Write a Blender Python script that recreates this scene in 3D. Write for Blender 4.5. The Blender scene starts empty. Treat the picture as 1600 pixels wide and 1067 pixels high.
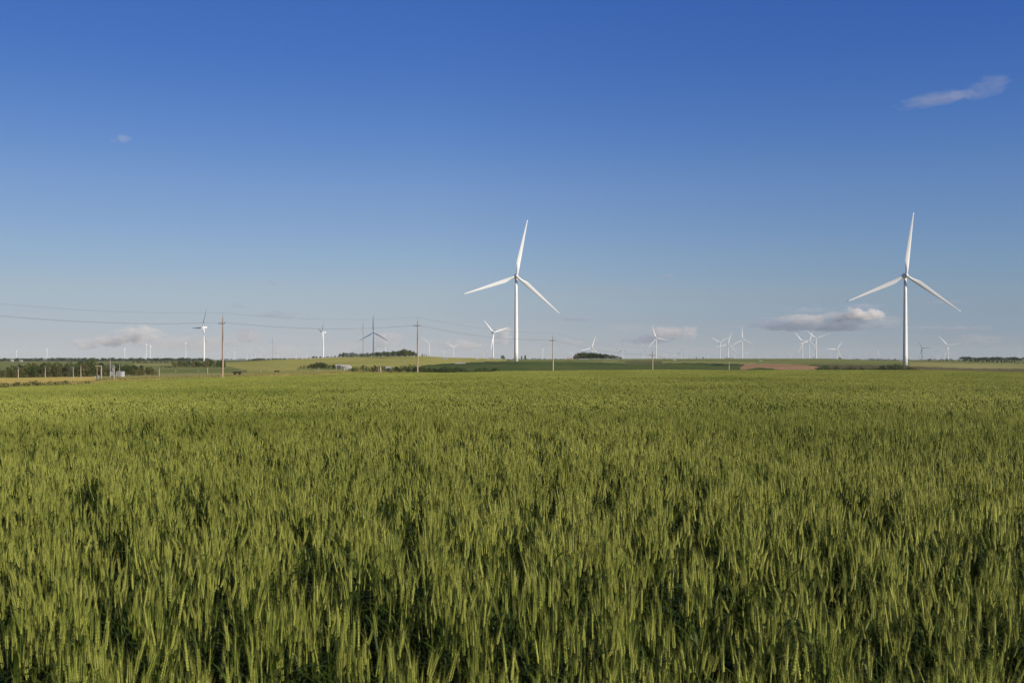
import bpy, math, random
import numpy as np
from mathutils import Vector, Matrix, noise

R = math.radians
PI = math.pi
scene = bpy.context.scene
col = scene.collection
random.seed(7)
rng = np.random.default_rng(7)

# ------------------------------------------------------------------ camera
F = 1600 * 35 / 36            # focal length in photograph pixels
HZ = 562.0                    # eye-level row of the photograph
EYE = 2.0
cam_data = bpy.data.cameras.new('camera')
cam_data.lens = 35
cam_data.sensor_width = 36
cam_data.shift_y = (HZ - 533.5) / 1600
cam_data.clip_start = 0.05
cam_data.clip_end = 90000
cam_data.dof.use_dof = True
cam_data.dof.focus_distance = 60
cam_data.dof.aperture_fstop = 9
cam = bpy.data.objects.new('camera', cam_data)
cam.location = (0, 0, EYE)
cam.rotation_euler = (R(90), 0, 0)
col.objects.link(cam)
scene.camera = cam

# ------------------------------------------------------------------ sky, sun, exposure
SUN_EL = 24.0
SUN_AZ = 126.0                # compass-like angle from +Y towards +X: behind the camera, to the right
world = bpy.data.worlds.new('World')
scene.world = world
world.use_nodes = True
nt = world.node_tree
bg = nt.nodes['Background']
sky = nt.nodes.new('ShaderNodeTexSky')
sky.sky_type = 'NISHITA'
sky.sun_disc = False
sky.sun_elevation = R(SUN_EL)
sky.sun_rotation = R(SUN_AZ)
sky.altitude = 300
sky.air_density = 0.8
sky.dust_density = 0.3
sky.ozone_density = 4.0
hs = nt.nodes.new('ShaderNodeHueSaturation')
hs.inputs['Saturation'].default_value = 1.0
hs.inputs['Value'].default_value = 1.0
nt.links.new(sky.outputs[0], hs.inputs['Color'])
# colour of the clear air by elevation, multiplied onto the physical sky
tcw = nt.nodes.new('ShaderNodeTexCoord'); spw = nt.nodes.new('ShaderNodeSeparateXYZ'); rpw = nt.nodes.new('ShaderNodeValToRGB')
SKY_TINT = [(0.004, (0.62, 0.585, 0.69)), (0.014, (0.605, 0.545, 0.63)), (0.04, (0.67, 0.56, 0.58)), (0.065, (0.775, 0.625, 0.58)), (0.104, (0.785, 0.685, 0.66)),
            (0.166, (0.74, 0.71, 0.775)), (0.227, (0.54, 0.66, 0.86)), (0.285, (0.42, 0.60, 0.92)), (0.34, (0.375, 0.59, 0.97)), (0.6, (0.22, 0.32, 0.48)), (1.0, (0.14, 0.20, 0.30))]
els = rpw.color_ramp.elements
while len(els) < len(SKY_TINT): els.new(.5)
for e_, (p_, c_) in zip(els, SKY_TINT): e_.position = p_; e_.color = (*c_, 1)
mxw = nt.nodes.new('ShaderNodeMix'); mxw.data_type = 'RGBA'; mxw.blend_type = 'MULTIPLY'; mxw.inputs[0].default_value = 1
nt.links.new(tcw.outputs['Generated'], spw.inputs[0]); nt.links.new(spw.outputs['Z'], rpw.inputs[0])
nt.links.new(hs.outputs[0], mxw.inputs[6]); nt.links.new(rpw.outputs[0], mxw.inputs[7])
# the blue is deepest towards the right, at right angles to the sun
rpx = nt.nodes.new('ShaderNodeValToRGB'); mrx = nt.nodes.new('ShaderNodeMapRange')
mrx.inputs[1].default_value = -.5; mrx.inputs[2].default_value = .5
ex = rpx.color_ramp.elements; ex.new(.45)
for e_, (p_, c_) in zip(ex, [(.03, (.78, .785, .785)), (.42, (.93, .93, .93)), (.95, (.76, .875, .98))]): e_.position = p_; e_.color = (*c_, 1)
mxx = nt.nodes.new('ShaderNodeMix'); mxx.data_type = 'RGBA'; mxx.blend_type = 'MULTIPLY'; mxx.inputs[0].default_value = 1
nt.links.new(spw.outputs['X'], mrx.inputs[0]); nt.links.new(mrx.outputs[0], rpx.inputs[0])
nt.links.new(mxw.outputs[2], mxx.inputs[6]); nt.links.new(rpx.outputs[0], mxx.inputs[7])
nt.links.new(mxx.outputs[2], bg.inputs['Color'])
bg.inputs['Strength'].default_value = 0.1371

sun_data = bpy.data.lights.new('sun', 'SUN')
sun_data.energy = 5.0
sun_data.angle = R(0.53)
sun_data.color = (1.0, 0.91, 0.77)
sun = bpy.data.objects.new('sun', sun_data)
sd = Vector((math.sin(R(SUN_AZ)) * math.cos(R(SUN_EL)), math.cos(R(SUN_AZ)) * math.cos(R(SUN_EL)), math.sin(R(SUN_EL))))
sun.rotation_euler = sd.to_track_quat('Z', 'Y').to_euler()
col.objects.link(sun)

scene.view_settings.view_transform = 'Standard'
scene.view_settings.look = 'None'
scene.view_settings.exposure = 0.0
scene.view_settings.gamma = 1.0
cy = scene.cycles
cy.max_bounces = 12
cy.diffuse_bounces = 3
cy.glossy_bounces = 2
cy.transmission_bounces = 4
cy.transparent_max_bounces = 12
cy.volume_bounces = 10
cy.volume_max_steps = 96
cy.use_denoising = True
cy.use_adaptive_sampling = False
cy.sample_clamp_indirect = 8

# ------------------------------------------------------------------ helpers
def tag(o, label=None, cat=None, group=None, kind=None):
    if label: o['label'] = label
    if cat: o['category'] = cat
    if group: o['group'] = group
    if kind: o['kind'] = kind
    return o

def empty(name, loc, rz=0.0):
    o = bpy.data.objects.new(name, None)
    o.location = loc
    o.rotation_euler = (0, 0, rz)
    o.empty_display_size = 0.2
    col.objects.link(o)
    return o

def mesh_np(name, verts, faces, mats, mi=None, smooth=False):
    """faces: list of index tuples or (n,k) array"""
    me = bpy.data.meshes.new(name)
    if isinstance(faces, np.ndarray):
        nf, k = faces.shape
        me.vertices.add(len(verts))
        me.vertices.foreach_set('co', np.asarray(verts, dtype=np.float32).ravel())
        me.loops.add(nf * k)
        me.loops.foreach_set('vertex_index', faces.astype(np.int32).ravel())
        me.polygons.add(nf)
        me.polygons.foreach_set('loop_start', np.arange(0, nf * k, k, dtype=np.int32))
        me.update(calc_edges=True)
        me.validate()
    else:
        me.from_pydata([tuple(v) for v in verts], [], faces)
    for m in mats:
        me.materials.append(m)
    if mi is not None:
        me.polygons.foreach_set('material_index', np.asarray(mi, dtype=np.int32))
    if smooth:
        me.polygons.foreach_set('use_smooth', np.ones(len(me.polygons), dtype=bool))
    me.update()
    return me

def obj(name, me, parent=None, loc=(0, 0, 0), rot=(0, 0, 0), scale=(1, 1, 1)):
    o = bpy.data.objects.new(name, me)
    o.location = loc
    o.rotation_euler = rot
    o.scale = scale
    if parent: o.parent = parent
    col.objects.link(o)
    return o

class MB:
    """collects simple solids into one mesh"""
    def __init__(s):
        s.v = []; s.f = []; s.m = []
    def add(s, v, f, m=0):
        b = len(s.v)
        s.v += [tuple(p) for p in v]
        s.f += [tuple(i + b for i in q) for q in f]
        s.m += [m] * len(f)
    def box(s, x0, x1, y0, y1, z0, z1, m=0):
        v = [(x, y, z) for z in (z0, z1) for y in (y0, y1) for x in (x0, x1)]
        s.add(v, [(0, 2, 3, 1), (4, 5, 7, 6), (0, 1, 5, 4), (2, 6, 7, 3), (0, 4, 6, 2), (1, 3, 7, 5)], m)
    def tube(s, pts, rad, n=8, m=0, cap=True):
        pts = [Vector(p) for p in pts]
        if not isinstance(rad, (list, tuple)): rad = [rad] * len(pts)
        rings = []
        for i, p in enumerate(pts):
            d = (pts[min(i + 1, len(pts) - 1)] - pts[max(i - 1, 0)]).normalized()
            a = Vector((0, 0, 1)) if abs(d.z) < .9 else Vector((1, 0, 0))
            u = d.cross(a).normalized(); w = d.cross(u)
            rings.append([p + (u * math.cos(2 * PI * k / n) + w * math.sin(2 * PI * k / n)) * rad[i] for k in range(n)])
        v = [q for r in rings for q in r]
        f = []
        for i in range(len(pts) - 1):
            for k in range(n):
                a, b = i * n + k, i * n + (k + 1) % n
                f.append((a, a + n, b + n, b))
        if cap:
            f.append(tuple(range(n)))
            f.append(tuple(range(len(v) - 1, len(v) - n - 1, -1)))
        s.add(v, f, m)
    def mesh(s, name, mats, smooth=False):
        return mesh_np(name, s.v, s.f, mats, s.m, smooth)

def pchip(xs, ys, x):
    """monotone cubic interpolation"""
    xs = np.asarray(xs, float); ys = np.asarray(ys, float)
    h = np.diff(xs); d = np.diff(ys) / h
    m = np.zeros(len(xs))
    m[0], m[-1] = d[0], d[-1]
    for i in range(1, len(xs) - 1):
        if d[i - 1] * d[i] > 0:
            w1 = 2 * h[i] + h[i - 1]; w2 = h[i] + 2 * h[i - 1]
            m[i] = (w1 + w2) / (w1 / d[i - 1] + w2 / d[i])
    x = np.clip(x, xs[0], xs[-1])
    i = np.clip(np.searchsorted(xs, x) - 1, 0, len(xs) - 2)
    t = (x - xs[i]) / h[i]
    return ((2 * t**3 - 3 * t**2 + 1) * ys[i] + (t**3 - 2 * t**2 + t) * h[i] * m[i]
            + (-2 * t**3 + 3 * t**2) * ys[i + 1] + (t**3 - t**2) * h[i] * m[i + 1])

# ------------------------------------------------------------------ the lie of the land
# surveyed cross sections: bearing (as a picture column), edge of the wheat, then (distance, apparent row of the ground)
SEC = [
 (-600, 185, [(50, -.6), (100, -1.9)], 608, [(230, 603), (300, 598), (380, 593), (500, 586), (800, 575), (1500, 567.5), (3000, 564.2)]),
 (0,    190, [(50, -.6), (100, -1.9)], 605, [(230, 602.5), (300, 596.5), (380, 591), (500, 585), (800, 574), (1500, 567), (3000, 564)]),
 (120,  205, [(50, -.5), (100, -1.6)], 601, [(230, 600), (300, 594), (380, 589.5), (500, 584), (800, 573), (1500, 567), (3000, 564)]),
 (200,  215, [(50, -.4), (100, -1.3)], 594, [(250, 593.5), (300, 590), (400, 586.5), (500, 582), (600, 577), (800, 571), (1200, 567), (3000, 564)]),
 (350,  235, [(50, -.3), (100, -1.0)], 589.5, [(260, 589.2), (300, 587), (400, 584), (500, 580), (700, 574), (1000, 566.5), (1500, 565), (3000, 563.8)]),
 (450,  255, [(50, -.25), (100, -.8)], 587, [(280, 586.5), (300, 585.5), (350, 583), (450, 579.5), (600, 575), (800, 568), (1100, 561), (1500, 561.5), (3000, 562.3)]),
 (560,  275, [(50, -.2), (100, -.6)], 582.5, [(300, 582.3), (350, 581), (450, 579.5), (600, 576), (800, 568), (1000, 560), (1150, 557.3), (1500, 558.5), (3000, 562)]),
 (650,  285, [(50, -.2), (100, -.6)], 582, [(310, 582.5), (350, 584), (450, 583.5), (600, 578), (800, 569), (1000, 560), (1150, 556.4), (1500, 558), (3000, 562)]),
 (730,  290, [(50, -.15), (100, -.5)], 583.5, [(350, 590), (450, 587), (600, 580), (800, 570), (1000, 562.3), (1150, 559.3), (1500, 560), (3000, 562)]),
 (800,  290, [(50, -.1), (100, -.5)], 581, [(350, 591), (450, 590), (600, 582), (800, 570), (936, 564.3), (1100, 561.3), (1500, 562), (3000, 562.5)]),
 (940,  290, [(50, -.1), (100, -.45)], 580, [(345, 594), (398, 602), (450, 603), (550, 598), (700, 584), (850, 573), (1000, 565), (1200, 560.8), (1500, 561.5), (3000, 562.5)]),
 (1020, 290, [(50, -.1), (100, -.4)], 579.5, [(345, 596), (398, 606), (450, 609), (550, 603), (700, 588), (850, 574), (1000, 565), (1200, 560.5), (1500, 561.5), (3000, 562.5)]),
 (1140, 290, [(50, -.1), (100, -.4)], 581, [(345, 598), (398, 608), (451, 613.7), (550, 610), (700, 590), (850, 576), (1000, 567), (1200, 560.4), (1500, 561.5), (3000, 562.5)]),
 (1280, 290, [(50, -.15), (100, -.45)], 580, [(345, 597), (398, 607), (451, 615), (503, 620), (600, 608), (700, 590), (850, 574), (1000, 567), (1200, 560.3), (1500, 562), (3000, 562.5)]),
 (1430, 290, [(50, -.15), (100, -.5)], 579.8, [(345, 594), (398, 602), (451, 608), (503, 610), (600, 600), (700, 584), (850, 570.5), (1000, 567), (1200, 564.3), (1500, 563.8), (3000, 563)]),
 (1600, 290, [(50, -.15), (100, -.6)], 583, [(345, 592), (398, 597), (451, 600), (503, 600), (600, 592), (700, 584), (850, 578), (1000, 573), (1200, 569), (1500, 566.5), (3000, 563.6)]),
 (2200, 290, [(50, -.2), (100, -.8)], 586, [(345, 592), (398, 597), (451, 600), (503, 600), (600, 592), (700, 586), (850, 580), (1000, 575), (1200, 571), (1500, 567.5), (3000, 564)]),
]
CROP = 0.88
PXS = np.array([s[0] for s in SEC], float)
EDGE = np.array([s[1] for s in SEC], float)
DG = np.concatenate([np.linspace(0, 300, 151)[:-1], np.geomspace(300, 1600, 240)[:-1], np.geomspace(1600, 40000, 60)])
ZG = []
for px, ed, near, er, far in SEC:
    xs = [0, 12]; zs = [0, 0]
    for d, z in near: xs.append(d); zs.append(z)
    xs.append(ed); zs.append(EYE - (er - HZ) / F * ed - CROP)
    for d, y in far: xs.append(d); zs.append(EYE - (y - HZ) / F * d)
    xs += [7000, 40000]; zs += [0.4, -2.0]
    ZG.append(pchip(xs, zs, DG))
ZG = np.array(ZG)

def edge_at(px): return np.interp(px, PXS, EDGE)

def terr_pd(px, D):
    """ground height at bearing px and distance D (arrays)"""
    px = np.clip(px, PXS[0], PXS[-1]); D = np.clip(D, 0, 39999)
    j = np.clip(np.searchsorted(PXS, px) - 1, 0, len(PXS) - 2)
    t = (px - PXS[j]) / (PXS[j + 1] - PXS[j])
    t = t * t * (3 - 2 * t)
    i = np.clip(np.searchsorted(DG, D) - 1, 0, len(DG) - 2)
    s = (D - DG[i]) / (DG[i + 1] - DG[i])
    a = ZG[j, i] * (1 - s) + ZG[j, i + 1] * s
    b = ZG[j + 1, i] * (1 - s) + ZG[j + 1, i + 1] * s
    return a * (1 - t) + b * t

def pd_of(x, y):
    x = np.asarray(x, float); y = np.asarray(y, float)
    D = np.maximum(y, 0.62 * np.hypot(x, y)) + 1e-6
    return 800 + F * np.clip(x / D, -1.2, 1.2), D

def T(x, y):
    px, D = pd_of(x, y)
    return terr_pd(px, D)

def at(px, D, dz=0.0):
    x = (px - 800) / F * D
    return Vector((x, D, float(T(x, D)) + dz))

# ------------------------------------------------------------------ materials
def new_mat(name):
    m = bpy.data.materials.new(name)
    m.use_nodes = True
    n = m.node_tree
    return m, n, n.nodes['Principled BSDF']

def simple(name, c, rough=0.6, spec=0.3, noise_amt=0.0, nscale=5.0, metallic=0.0):
    m, n, b = new_mat(name)
    b.inputs['Roughness'].default_value = rough
    b.inputs['Specular IOR Level'].default_value = spec
    b.inputs['Metallic'].default_value = metallic
    b.inputs['Base Color'].default_value = (*c, 1)
    if noise_amt:
        tc = n.nodes.new('ShaderNodeTexCoord')
        nz = n.nodes.new('ShaderNodeTexNoise'); nz.inputs['Scale'].default_value = nscale; nz.inputs['Detail'].default_value = 5
        mr = n.nodes.new('ShaderNodeMapRange')
        mr.inputs[1].default_value = .3; mr.inputs[2].default_value = .7
        mr.inputs[3].default_value = 1 - noise_amt; mr.inputs[4].default_value = 1 + noise_amt
        mx = n.nodes.new('ShaderNodeMix'); mx.data_type = 'RGBA'; mx.blend_type = 'MULTIPLY'
        mx.inputs[0].default_value = 1; mx.inputs[6].default_value = (*c, 1)
        n.links.new(tc.outputs['Object'], nz.inputs['Vector'])
        n.links.new(nz.outputs[0], mr.inputs[0])
        n.links.new(mr.outputs[0], mx.inputs[7])
        n.links.new(mx.outputs[2], b.inputs['Base Color'])
    return m

def ground_mat(name, c1, c2, c3, scale=0.02, streak=None):
    """field surface: broad patches, fine grain, optional drill rows"""
    m, n, b = new_mat(name)
    b.inputs['Roughness'].default_value = 0.95
    b.inputs['Specular IOR Level'].default_value = 0.1
    geo = n.nodes.new('ShaderNodeNewGeometry')
    def nz(sc, det, src=None):
        t = n.nodes.new('ShaderNodeTexNoise')
        t.inputs['Scale'].default_value = sc; t.inputs['Detail'].default_value = det
        n.links.new(src or geo.outputs['Position'], t.inputs['Vector'])
        return t
    def ramp(src, a, b_):
        r = n.nodes.new('ShaderNodeMapRange'); r.inputs[1].default_value = a; r.inputs[2].default_value = b_
        n.links.new(src, r.inputs[0]); return r.outputs[0]
    def mix(f, a, b_):
        x = n.nodes.new('ShaderNodeMix'); x.data_type = 'RGBA'
        n.links.new(f, x.inputs[0])
        for s, v in ((6, a), (7, b_)):
            if isinstance(v, tuple): x.inputs[s].default_value = (*v, 1)
            else: n.links.new(v, x.inputs[s])
        return x.outputs[2]
    big = nz(scale, 4)
    c = mix(ramp(big.outputs[0], .38, .62), c1, c2)
    mid = nz(scale * 9, 5)
    c = mix(ramp(mid.outputs[0], .5, .78), c, c3)
    fine = nz(1.1, 6)
    mr = n.nodes.new('ShaderNodeMapRange'); mr.inputs[1].default_value = .3; mr.inputs[2].default_value = .7
    mr.inputs[3].default_value = .72; mr.inputs[4].default_value = 1.25
    n.links.new(fine.outputs[0], mr.inputs[0])
    mu = n.nodes.new('ShaderNodeMix'); mu.data_type = 'RGBA'; mu.blend_type = 'MULTIPLY'; mu.inputs[0].default_value = 1
    n.links.new(c, mu.inputs[6]); n.links.new(mr.outputs[0], mu.inputs[7])
    c = mu.outputs[2]
    if streak:
        mp = n.nodes.new('ShaderNodeMapping'); mp.inputs['Rotation'].default_value = (0, 0, R(streak)); mp.inputs['Scale'].default_value = (.012, .3, 0)
        n.links.new(geo.outputs['Position'], mp.inputs['Vector'])
        st = nz(1.0, 3, mp.outputs[0])
        m2 = n.nodes.new('ShaderNodeMapRange'); m2.inputs[1].default_value = .35; m2.inputs[2].default_value = .65
        m2.inputs[3].default_value = .7; m2.inputs[4].default_value = 1.2
        n.links.new(st.outputs[0], m2.inputs[0])
        mu = n.nodes.new('ShaderNodeMix'); mu.data_type = 'RGBA'; mu.blend_type = 'MULTIPLY'; mu.inputs[0].default_value = 1
        n.links.new(c, mu.inputs[6]); n.links.new(m2.outputs[0], mu.inputs[7])
        c = mu.outputs[2]
    n.links.new(c, b.inputs['Base Color'])
    bp = n.nodes.new('ShaderNodeBump'); bp.inputs['Strength'].default_value = .5; bp.inputs['Distance'].default_value = .3
    n.links.new(fine.outputs[0], bp.inputs['Height']); n.links.new(bp.outputs[0], b.inputs['Normal'])
    return m

GM = {
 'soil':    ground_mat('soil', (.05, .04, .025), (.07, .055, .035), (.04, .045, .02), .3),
 'verge':   ground_mat('verge_grass', (.42, .40, .09), (.31, .34, .08), (.50, .40, .14), .06),
 'dry':     ground_mat('dry_meadow', (.74, .53, .14), (.62, .47, .12), (.44, .40, .10), .05),
 'pasture': ground_mat('pasture', (.40, .36, .10), (.29, .30, .07), (.54, .40, .14), .014, 20),
 'hill':    ground_mat('hill_pasture', (.46, .42, .11), (.34, .35, .075), (.62, .46, .17), .012, 8),
 'green':   ground_mat('green_crop', (.19, .22, .06), (.26, .27, .08), (.15, .17, .055), .010, 12),
 'dark':    ground_mat('bean_field', (.065, .10, .018), (.10, .135, .026), (.15, .15, .04), .010, -14),
 'plough':  ground_mat('ploughed_soil', (.50, .29, .15), (.42, .25, .13), (.27, .18, .09), .014, -10),
 'brown':   ground_mat('dark_stubble', (.14, .125, .05), (.18, .15, .065), (.10, .11, .04), .012, 5),
 'yellow':  ground_mat('hay_field', (.40, .35, .13), (.31, .30, .10), (.26, .25, .09), .012, 3),
 'lane':    ground_mat('gravel', (.34, .30, .20), (.30, .27, .17), (.24, .22, .13), .2),
 'far':     ground_mat('distant_fields', (.12, .14, .055), (.20, .19, .08), (.08, .10, .04), .002, 4),
}

# ------------------------------------------------------------------ ground as adjoining fields
def row_of(px, D):
    return HZ + F * (EYE - terr_pd(px, D)) / D

def classify(px, D):
    """which field a point of land belongs to"""
    y = row_of(px, D)
    y = y + .30 * np.sin(px / 4.1 + D / 90) + .22 * np.sin(px / 1.9 + D / 41)      # ragged borders
    c = np.full(px.shape, 'far', dtype='<U8')
    w1 = 5 * np.sin(px / 37.0) + 3 * np.sin(px / 13.0 + 1)
    def setm(m, k): c[m] = k
    setm(D < 2400, 'green')
    # hill pastures
    setm((px > 340) & (px < 790) & (D >= 440) & (D < 1500), 'hill')
    setm((px > 330) & (px < 450) & (D > 1000) & (D < 1500), 'green')
    setm((px > 90) & (px <= 420) & (D < 500) , 'pasture')
    setm((px > 150) & (px < 640) & (D < 440), 'pasture')
    setm((px > 150) & (px < 348) & (y > 571) & (y < 583) & (D > 430), 'green')
    setm((px > 348) & (px < 385) & (y > 571 + (px - 348) * .19) & (y < 583) & (D > 430), 'green')
    setm((px > 205) & (px < 290) & (y > 568) & (y < 572 - (px - 205) * .02) & (D > 700), 'yellow')
    setm((px > 465) & (px < 545) & (y > 574.6 + np.abs(px - 505) * .02) & (y < 578) & (D > 380), 'green')
    setm((px < 150) & (D < 390), 'dry')
    setm((px >= 150) & (px < 260) & (D < 262 + w1), 'dry')
    # dark bean field
    bnd = np.interp(px, [640, 662, 700, 760, 830, 900, 975, 1090, 1160, 1270, 1330], [577, 571, 567.6, 565.0, 564.2, 565.4, 568, 566.5, 568.5, 569, 572])
    dk = (px > 645) & (px < 1330) & (y > bnd) & (D > 330) & (D < 1300)
    setm((px > 790) & (px < 1330) & (D > 330) & (D < 1600) & ~dk, 'green')
    setm(dk, 'dark')
    setm((px > 1025) & (px < 1180) & (np.abs(y - bnd + .7) < .8) & (D > 800) & (D < 1300), 'yellow')
    setm((px > 940) & (px < 965) & (np.abs(y - 564.6) < .5) & (D > 800) & (D < 1300), 'yellow')
    setm((px > 978) & (px < 1036 + w1) & (y > 564.2) & (y < 568.4) & (D > 800) & (D < 1300), 'brown')
    top = np.interp(px, [1155, 1165, 1230, 1262, 1279], [575.5, 568.2, 568.5, 570, 573])
    bot = np.interp(px, [1155, 1175, 1186, 1225, 1279], [578, 576.0, 573.5, 577.5, 578.5])
    setm((px > 1157) & (px < 1279) & (y > top) & (y < bot + w1 * .1) & (D > 600) & (D < 1300), 'plough')
    # right
    rt = (px >= 1279) & (D > 330) & (D < 1700)
    setm(rt, 'green')
    setm(rt & (px < 1420) & (y > 569 + np.clip(px - 1310, 0, 200) * .02), 'brown')
    setm(rt & (px >= 1420) & (y > np.interp(px, [1420, 1520, 1600, 2200], [565.5, 568, 569, 571])), 'yellow')
    setm(rt & (px >= 1420) & (y > np.interp(px, [1420, 1470, 1520, 1600, 2200], [572, 574, 575.5, 576, 578])), 'brown')
    # strip along the crop
    ed = edge_at(px)
    setm((D < ed + 45 + w1) & (px > 250), 'verge')
    setm((px > 380) & (px < 560) & (D > ed + 10) & (D < ed + 70), 'dry')
    # lane
    ly = np.interp(px, [120, 180, 345, 480], [588.5, 586.6, 585.0, 584])
    setm((px > 100) & (px < 345) & (np.abs(y - ly) < .5) & (D > ed + 40) & (D < 520), 'lane')
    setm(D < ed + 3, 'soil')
    return c

def build_ground():
    cols = np.concatenate([-80 + np.zeros(1), np.linspace(-70, -34, 30)[1:], np.degrees(np.arctan((np.arange(-250, 1851, 3) - 800) / F)), np.linspace(35, 70, 30), [80]])
    cols = np.unique(np.round(cols, 5))
    cols = np.concatenate([cols, np.linspace(80, 280, 60)[1:-1]])
    rows = np.concatenate([[0.0], np.geomspace(.6, 40, 24), np.linspace(44, 220, 45), np.geomspace(222, 1700, 420), np.geomspace(1720, 16500, 60)])
    th = np.radians(cols)
    # rows are distances along +Y inside the view, along the radius outside it
    sec = 1 / np.maximum(np.cos(th), 0.62)
    TH, RW = np.meshgrid(th, rows)
    SC = np.meshgrid(sec, rows)[0]
    RR = RW * SC
    X = np.sin(TH) * RR; Y = np.cos(TH) * RR
    Z = T(X, Y)
    nr, nc = X.shape
    V = np.stack([X, Y, Z], -1).reshape(-1, 3)
    ids = np.arange(nr * nc).reshape(nr, nc)
    nxt = np.roll(ids, -1, axis=1)
    quads = np.stack([ids[:-1], nxt[:-1], nxt[1:], ids[1:]], -1).reshape(-1, 4)[:, ::-1]
    cen = V[quads].mean(axis=1)
    px, D = pd_of(cen[:, 0], cen[:, 1])
    k = classify(px, D)
    names = {'soil': 'wheat_field_soil', 'verge': 'grass_verge', 'dry': 'dry_meadow', 'pasture': 'rough_pasture', 'hill': 'hill_pasture',
             'green': 'green_field', 'dark': 'dark_green_field', 'plough': 'ploughed_field', 'brown': 'dark_stubble_field', 'yellow': 'hay_field',
             'lane': 'gravel_lane', 'far': 'ground'}
    labels = {'soil': 'dark soil under the green wheat', 'verge': 'yellow green grass verge along the far edge of the wheat',
              'dry': 'golden dry meadow in front of the tree belt', 'pasture': 'rough pasture around the small poles and white cabin',
              'hill': 'pale yellow green pasture rising to the grove on the hill', 'green': 'mid green crop land below the horizon',
              'dark': 'dark green field rising behind the wheat below the tall turbine', 'plough': 'reddish brown ploughed field beyond the wheat',
              'brown': 'dark brownish field beyond the right end of the wheat', 'yellow': 'pale yellow hay strip between green fields',
              'lane': 'thin pale gravel lane beyond the wheat', 'far': 'distant flat farmland reaching the horizon'}
    for key, nm in names.items():
        q = quads[k == key]
        if not len(q): continue
        u, inv = np.unique(q.ravel(), return_inverse=True)
        me = mesh_np(nm, V[u], inv.reshape(-1, 4), [GM[key]], smooth=True)
        tag(obj(nm, me), labels[key], kind='structure')
build_ground()

# ------------------------------------------------------------------ wheat
def leafy(name, c, c2, trans=0.35, rough=0.55, scale=7.0):
    m, n, b = new_mat(name)
    geo = n.nodes.new('ShaderNodeNewGeometry')
    nz = n.nodes.new('ShaderNodeTexNoise'); nz.inputs['Scale'].default_value = scale; nz.inputs['Detail'].default_value = 2
    big = n.nodes.new('ShaderNodeTexNoise'); big.inputs['Scale'].default_value = .11; big.inputs['Detail'].default_value = 5
    n.links.new(geo.outputs['Position'], nz.inputs['Vector']); n.links.new(geo.outputs['Position'], big.inputs['Vector'])
    ad = n.nodes.new('ShaderNodeMath'); ad.operation = 'ADD'
    n.links.new(nz.outputs[0], ad.inputs[0]); n.links.new(big.outputs[0], ad.inputs[1])
    mr = n.nodes.new('ShaderNodeMapRange'); mr.inputs[1].default_value = .75; mr.inputs[2].default_value = 1.25
    n.links.new(ad.outputs[0], mr.inputs[0])
    mx = n.nodes.new('ShaderNodeMix'); mx.data_type = 'RGBA'
    mx.inputs[6].default_value = (*c, 1); mx.inputs[7].default_value = (*c2, 1)
    n.links.new(mr.outputs[0], mx.inputs[0])
    n.links.new(mx.outputs[2], b.inputs['Base Color'])
    b.inputs['Roughness'].default_value = rough
    b.inputs['Specular IOR Level'].default_value = .35
    tr = n.nodes.new('ShaderNodeBsdfTranslucent')
    n.links.new(mx.outputs[2], tr.inputs['Color'])
    sh = n.nodes.new('ShaderNodeMixShader'); sh.inputs[0].default_value = trans
    n.links.new(b.outputs[0], sh.inputs[1]); n.links.new(tr.outputs[0], sh.inputs[2])
    n.links.new(sh.outputs[0], n.nodes['Material Output'].inputs['Surface'])
    return m

W_EAR = leafy('wheat_ear', (.20, .245, .032), (.54, .545, .115), .12)
W_AWN = leafy('wheat_awn', (.22, .25, .035), (.44, .44, .10), .3)
W_LEAF = leafy('wheat_leaf', (.026, .050, .003), (.072, .108, .007), .2, .6)
W_STEM = leafy('wheat_stem', (.07, .10, .012), (.11, .13, .02), .1)
WM = [W_EAR, W_AWN, W_LEAF, W_STEM]

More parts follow.
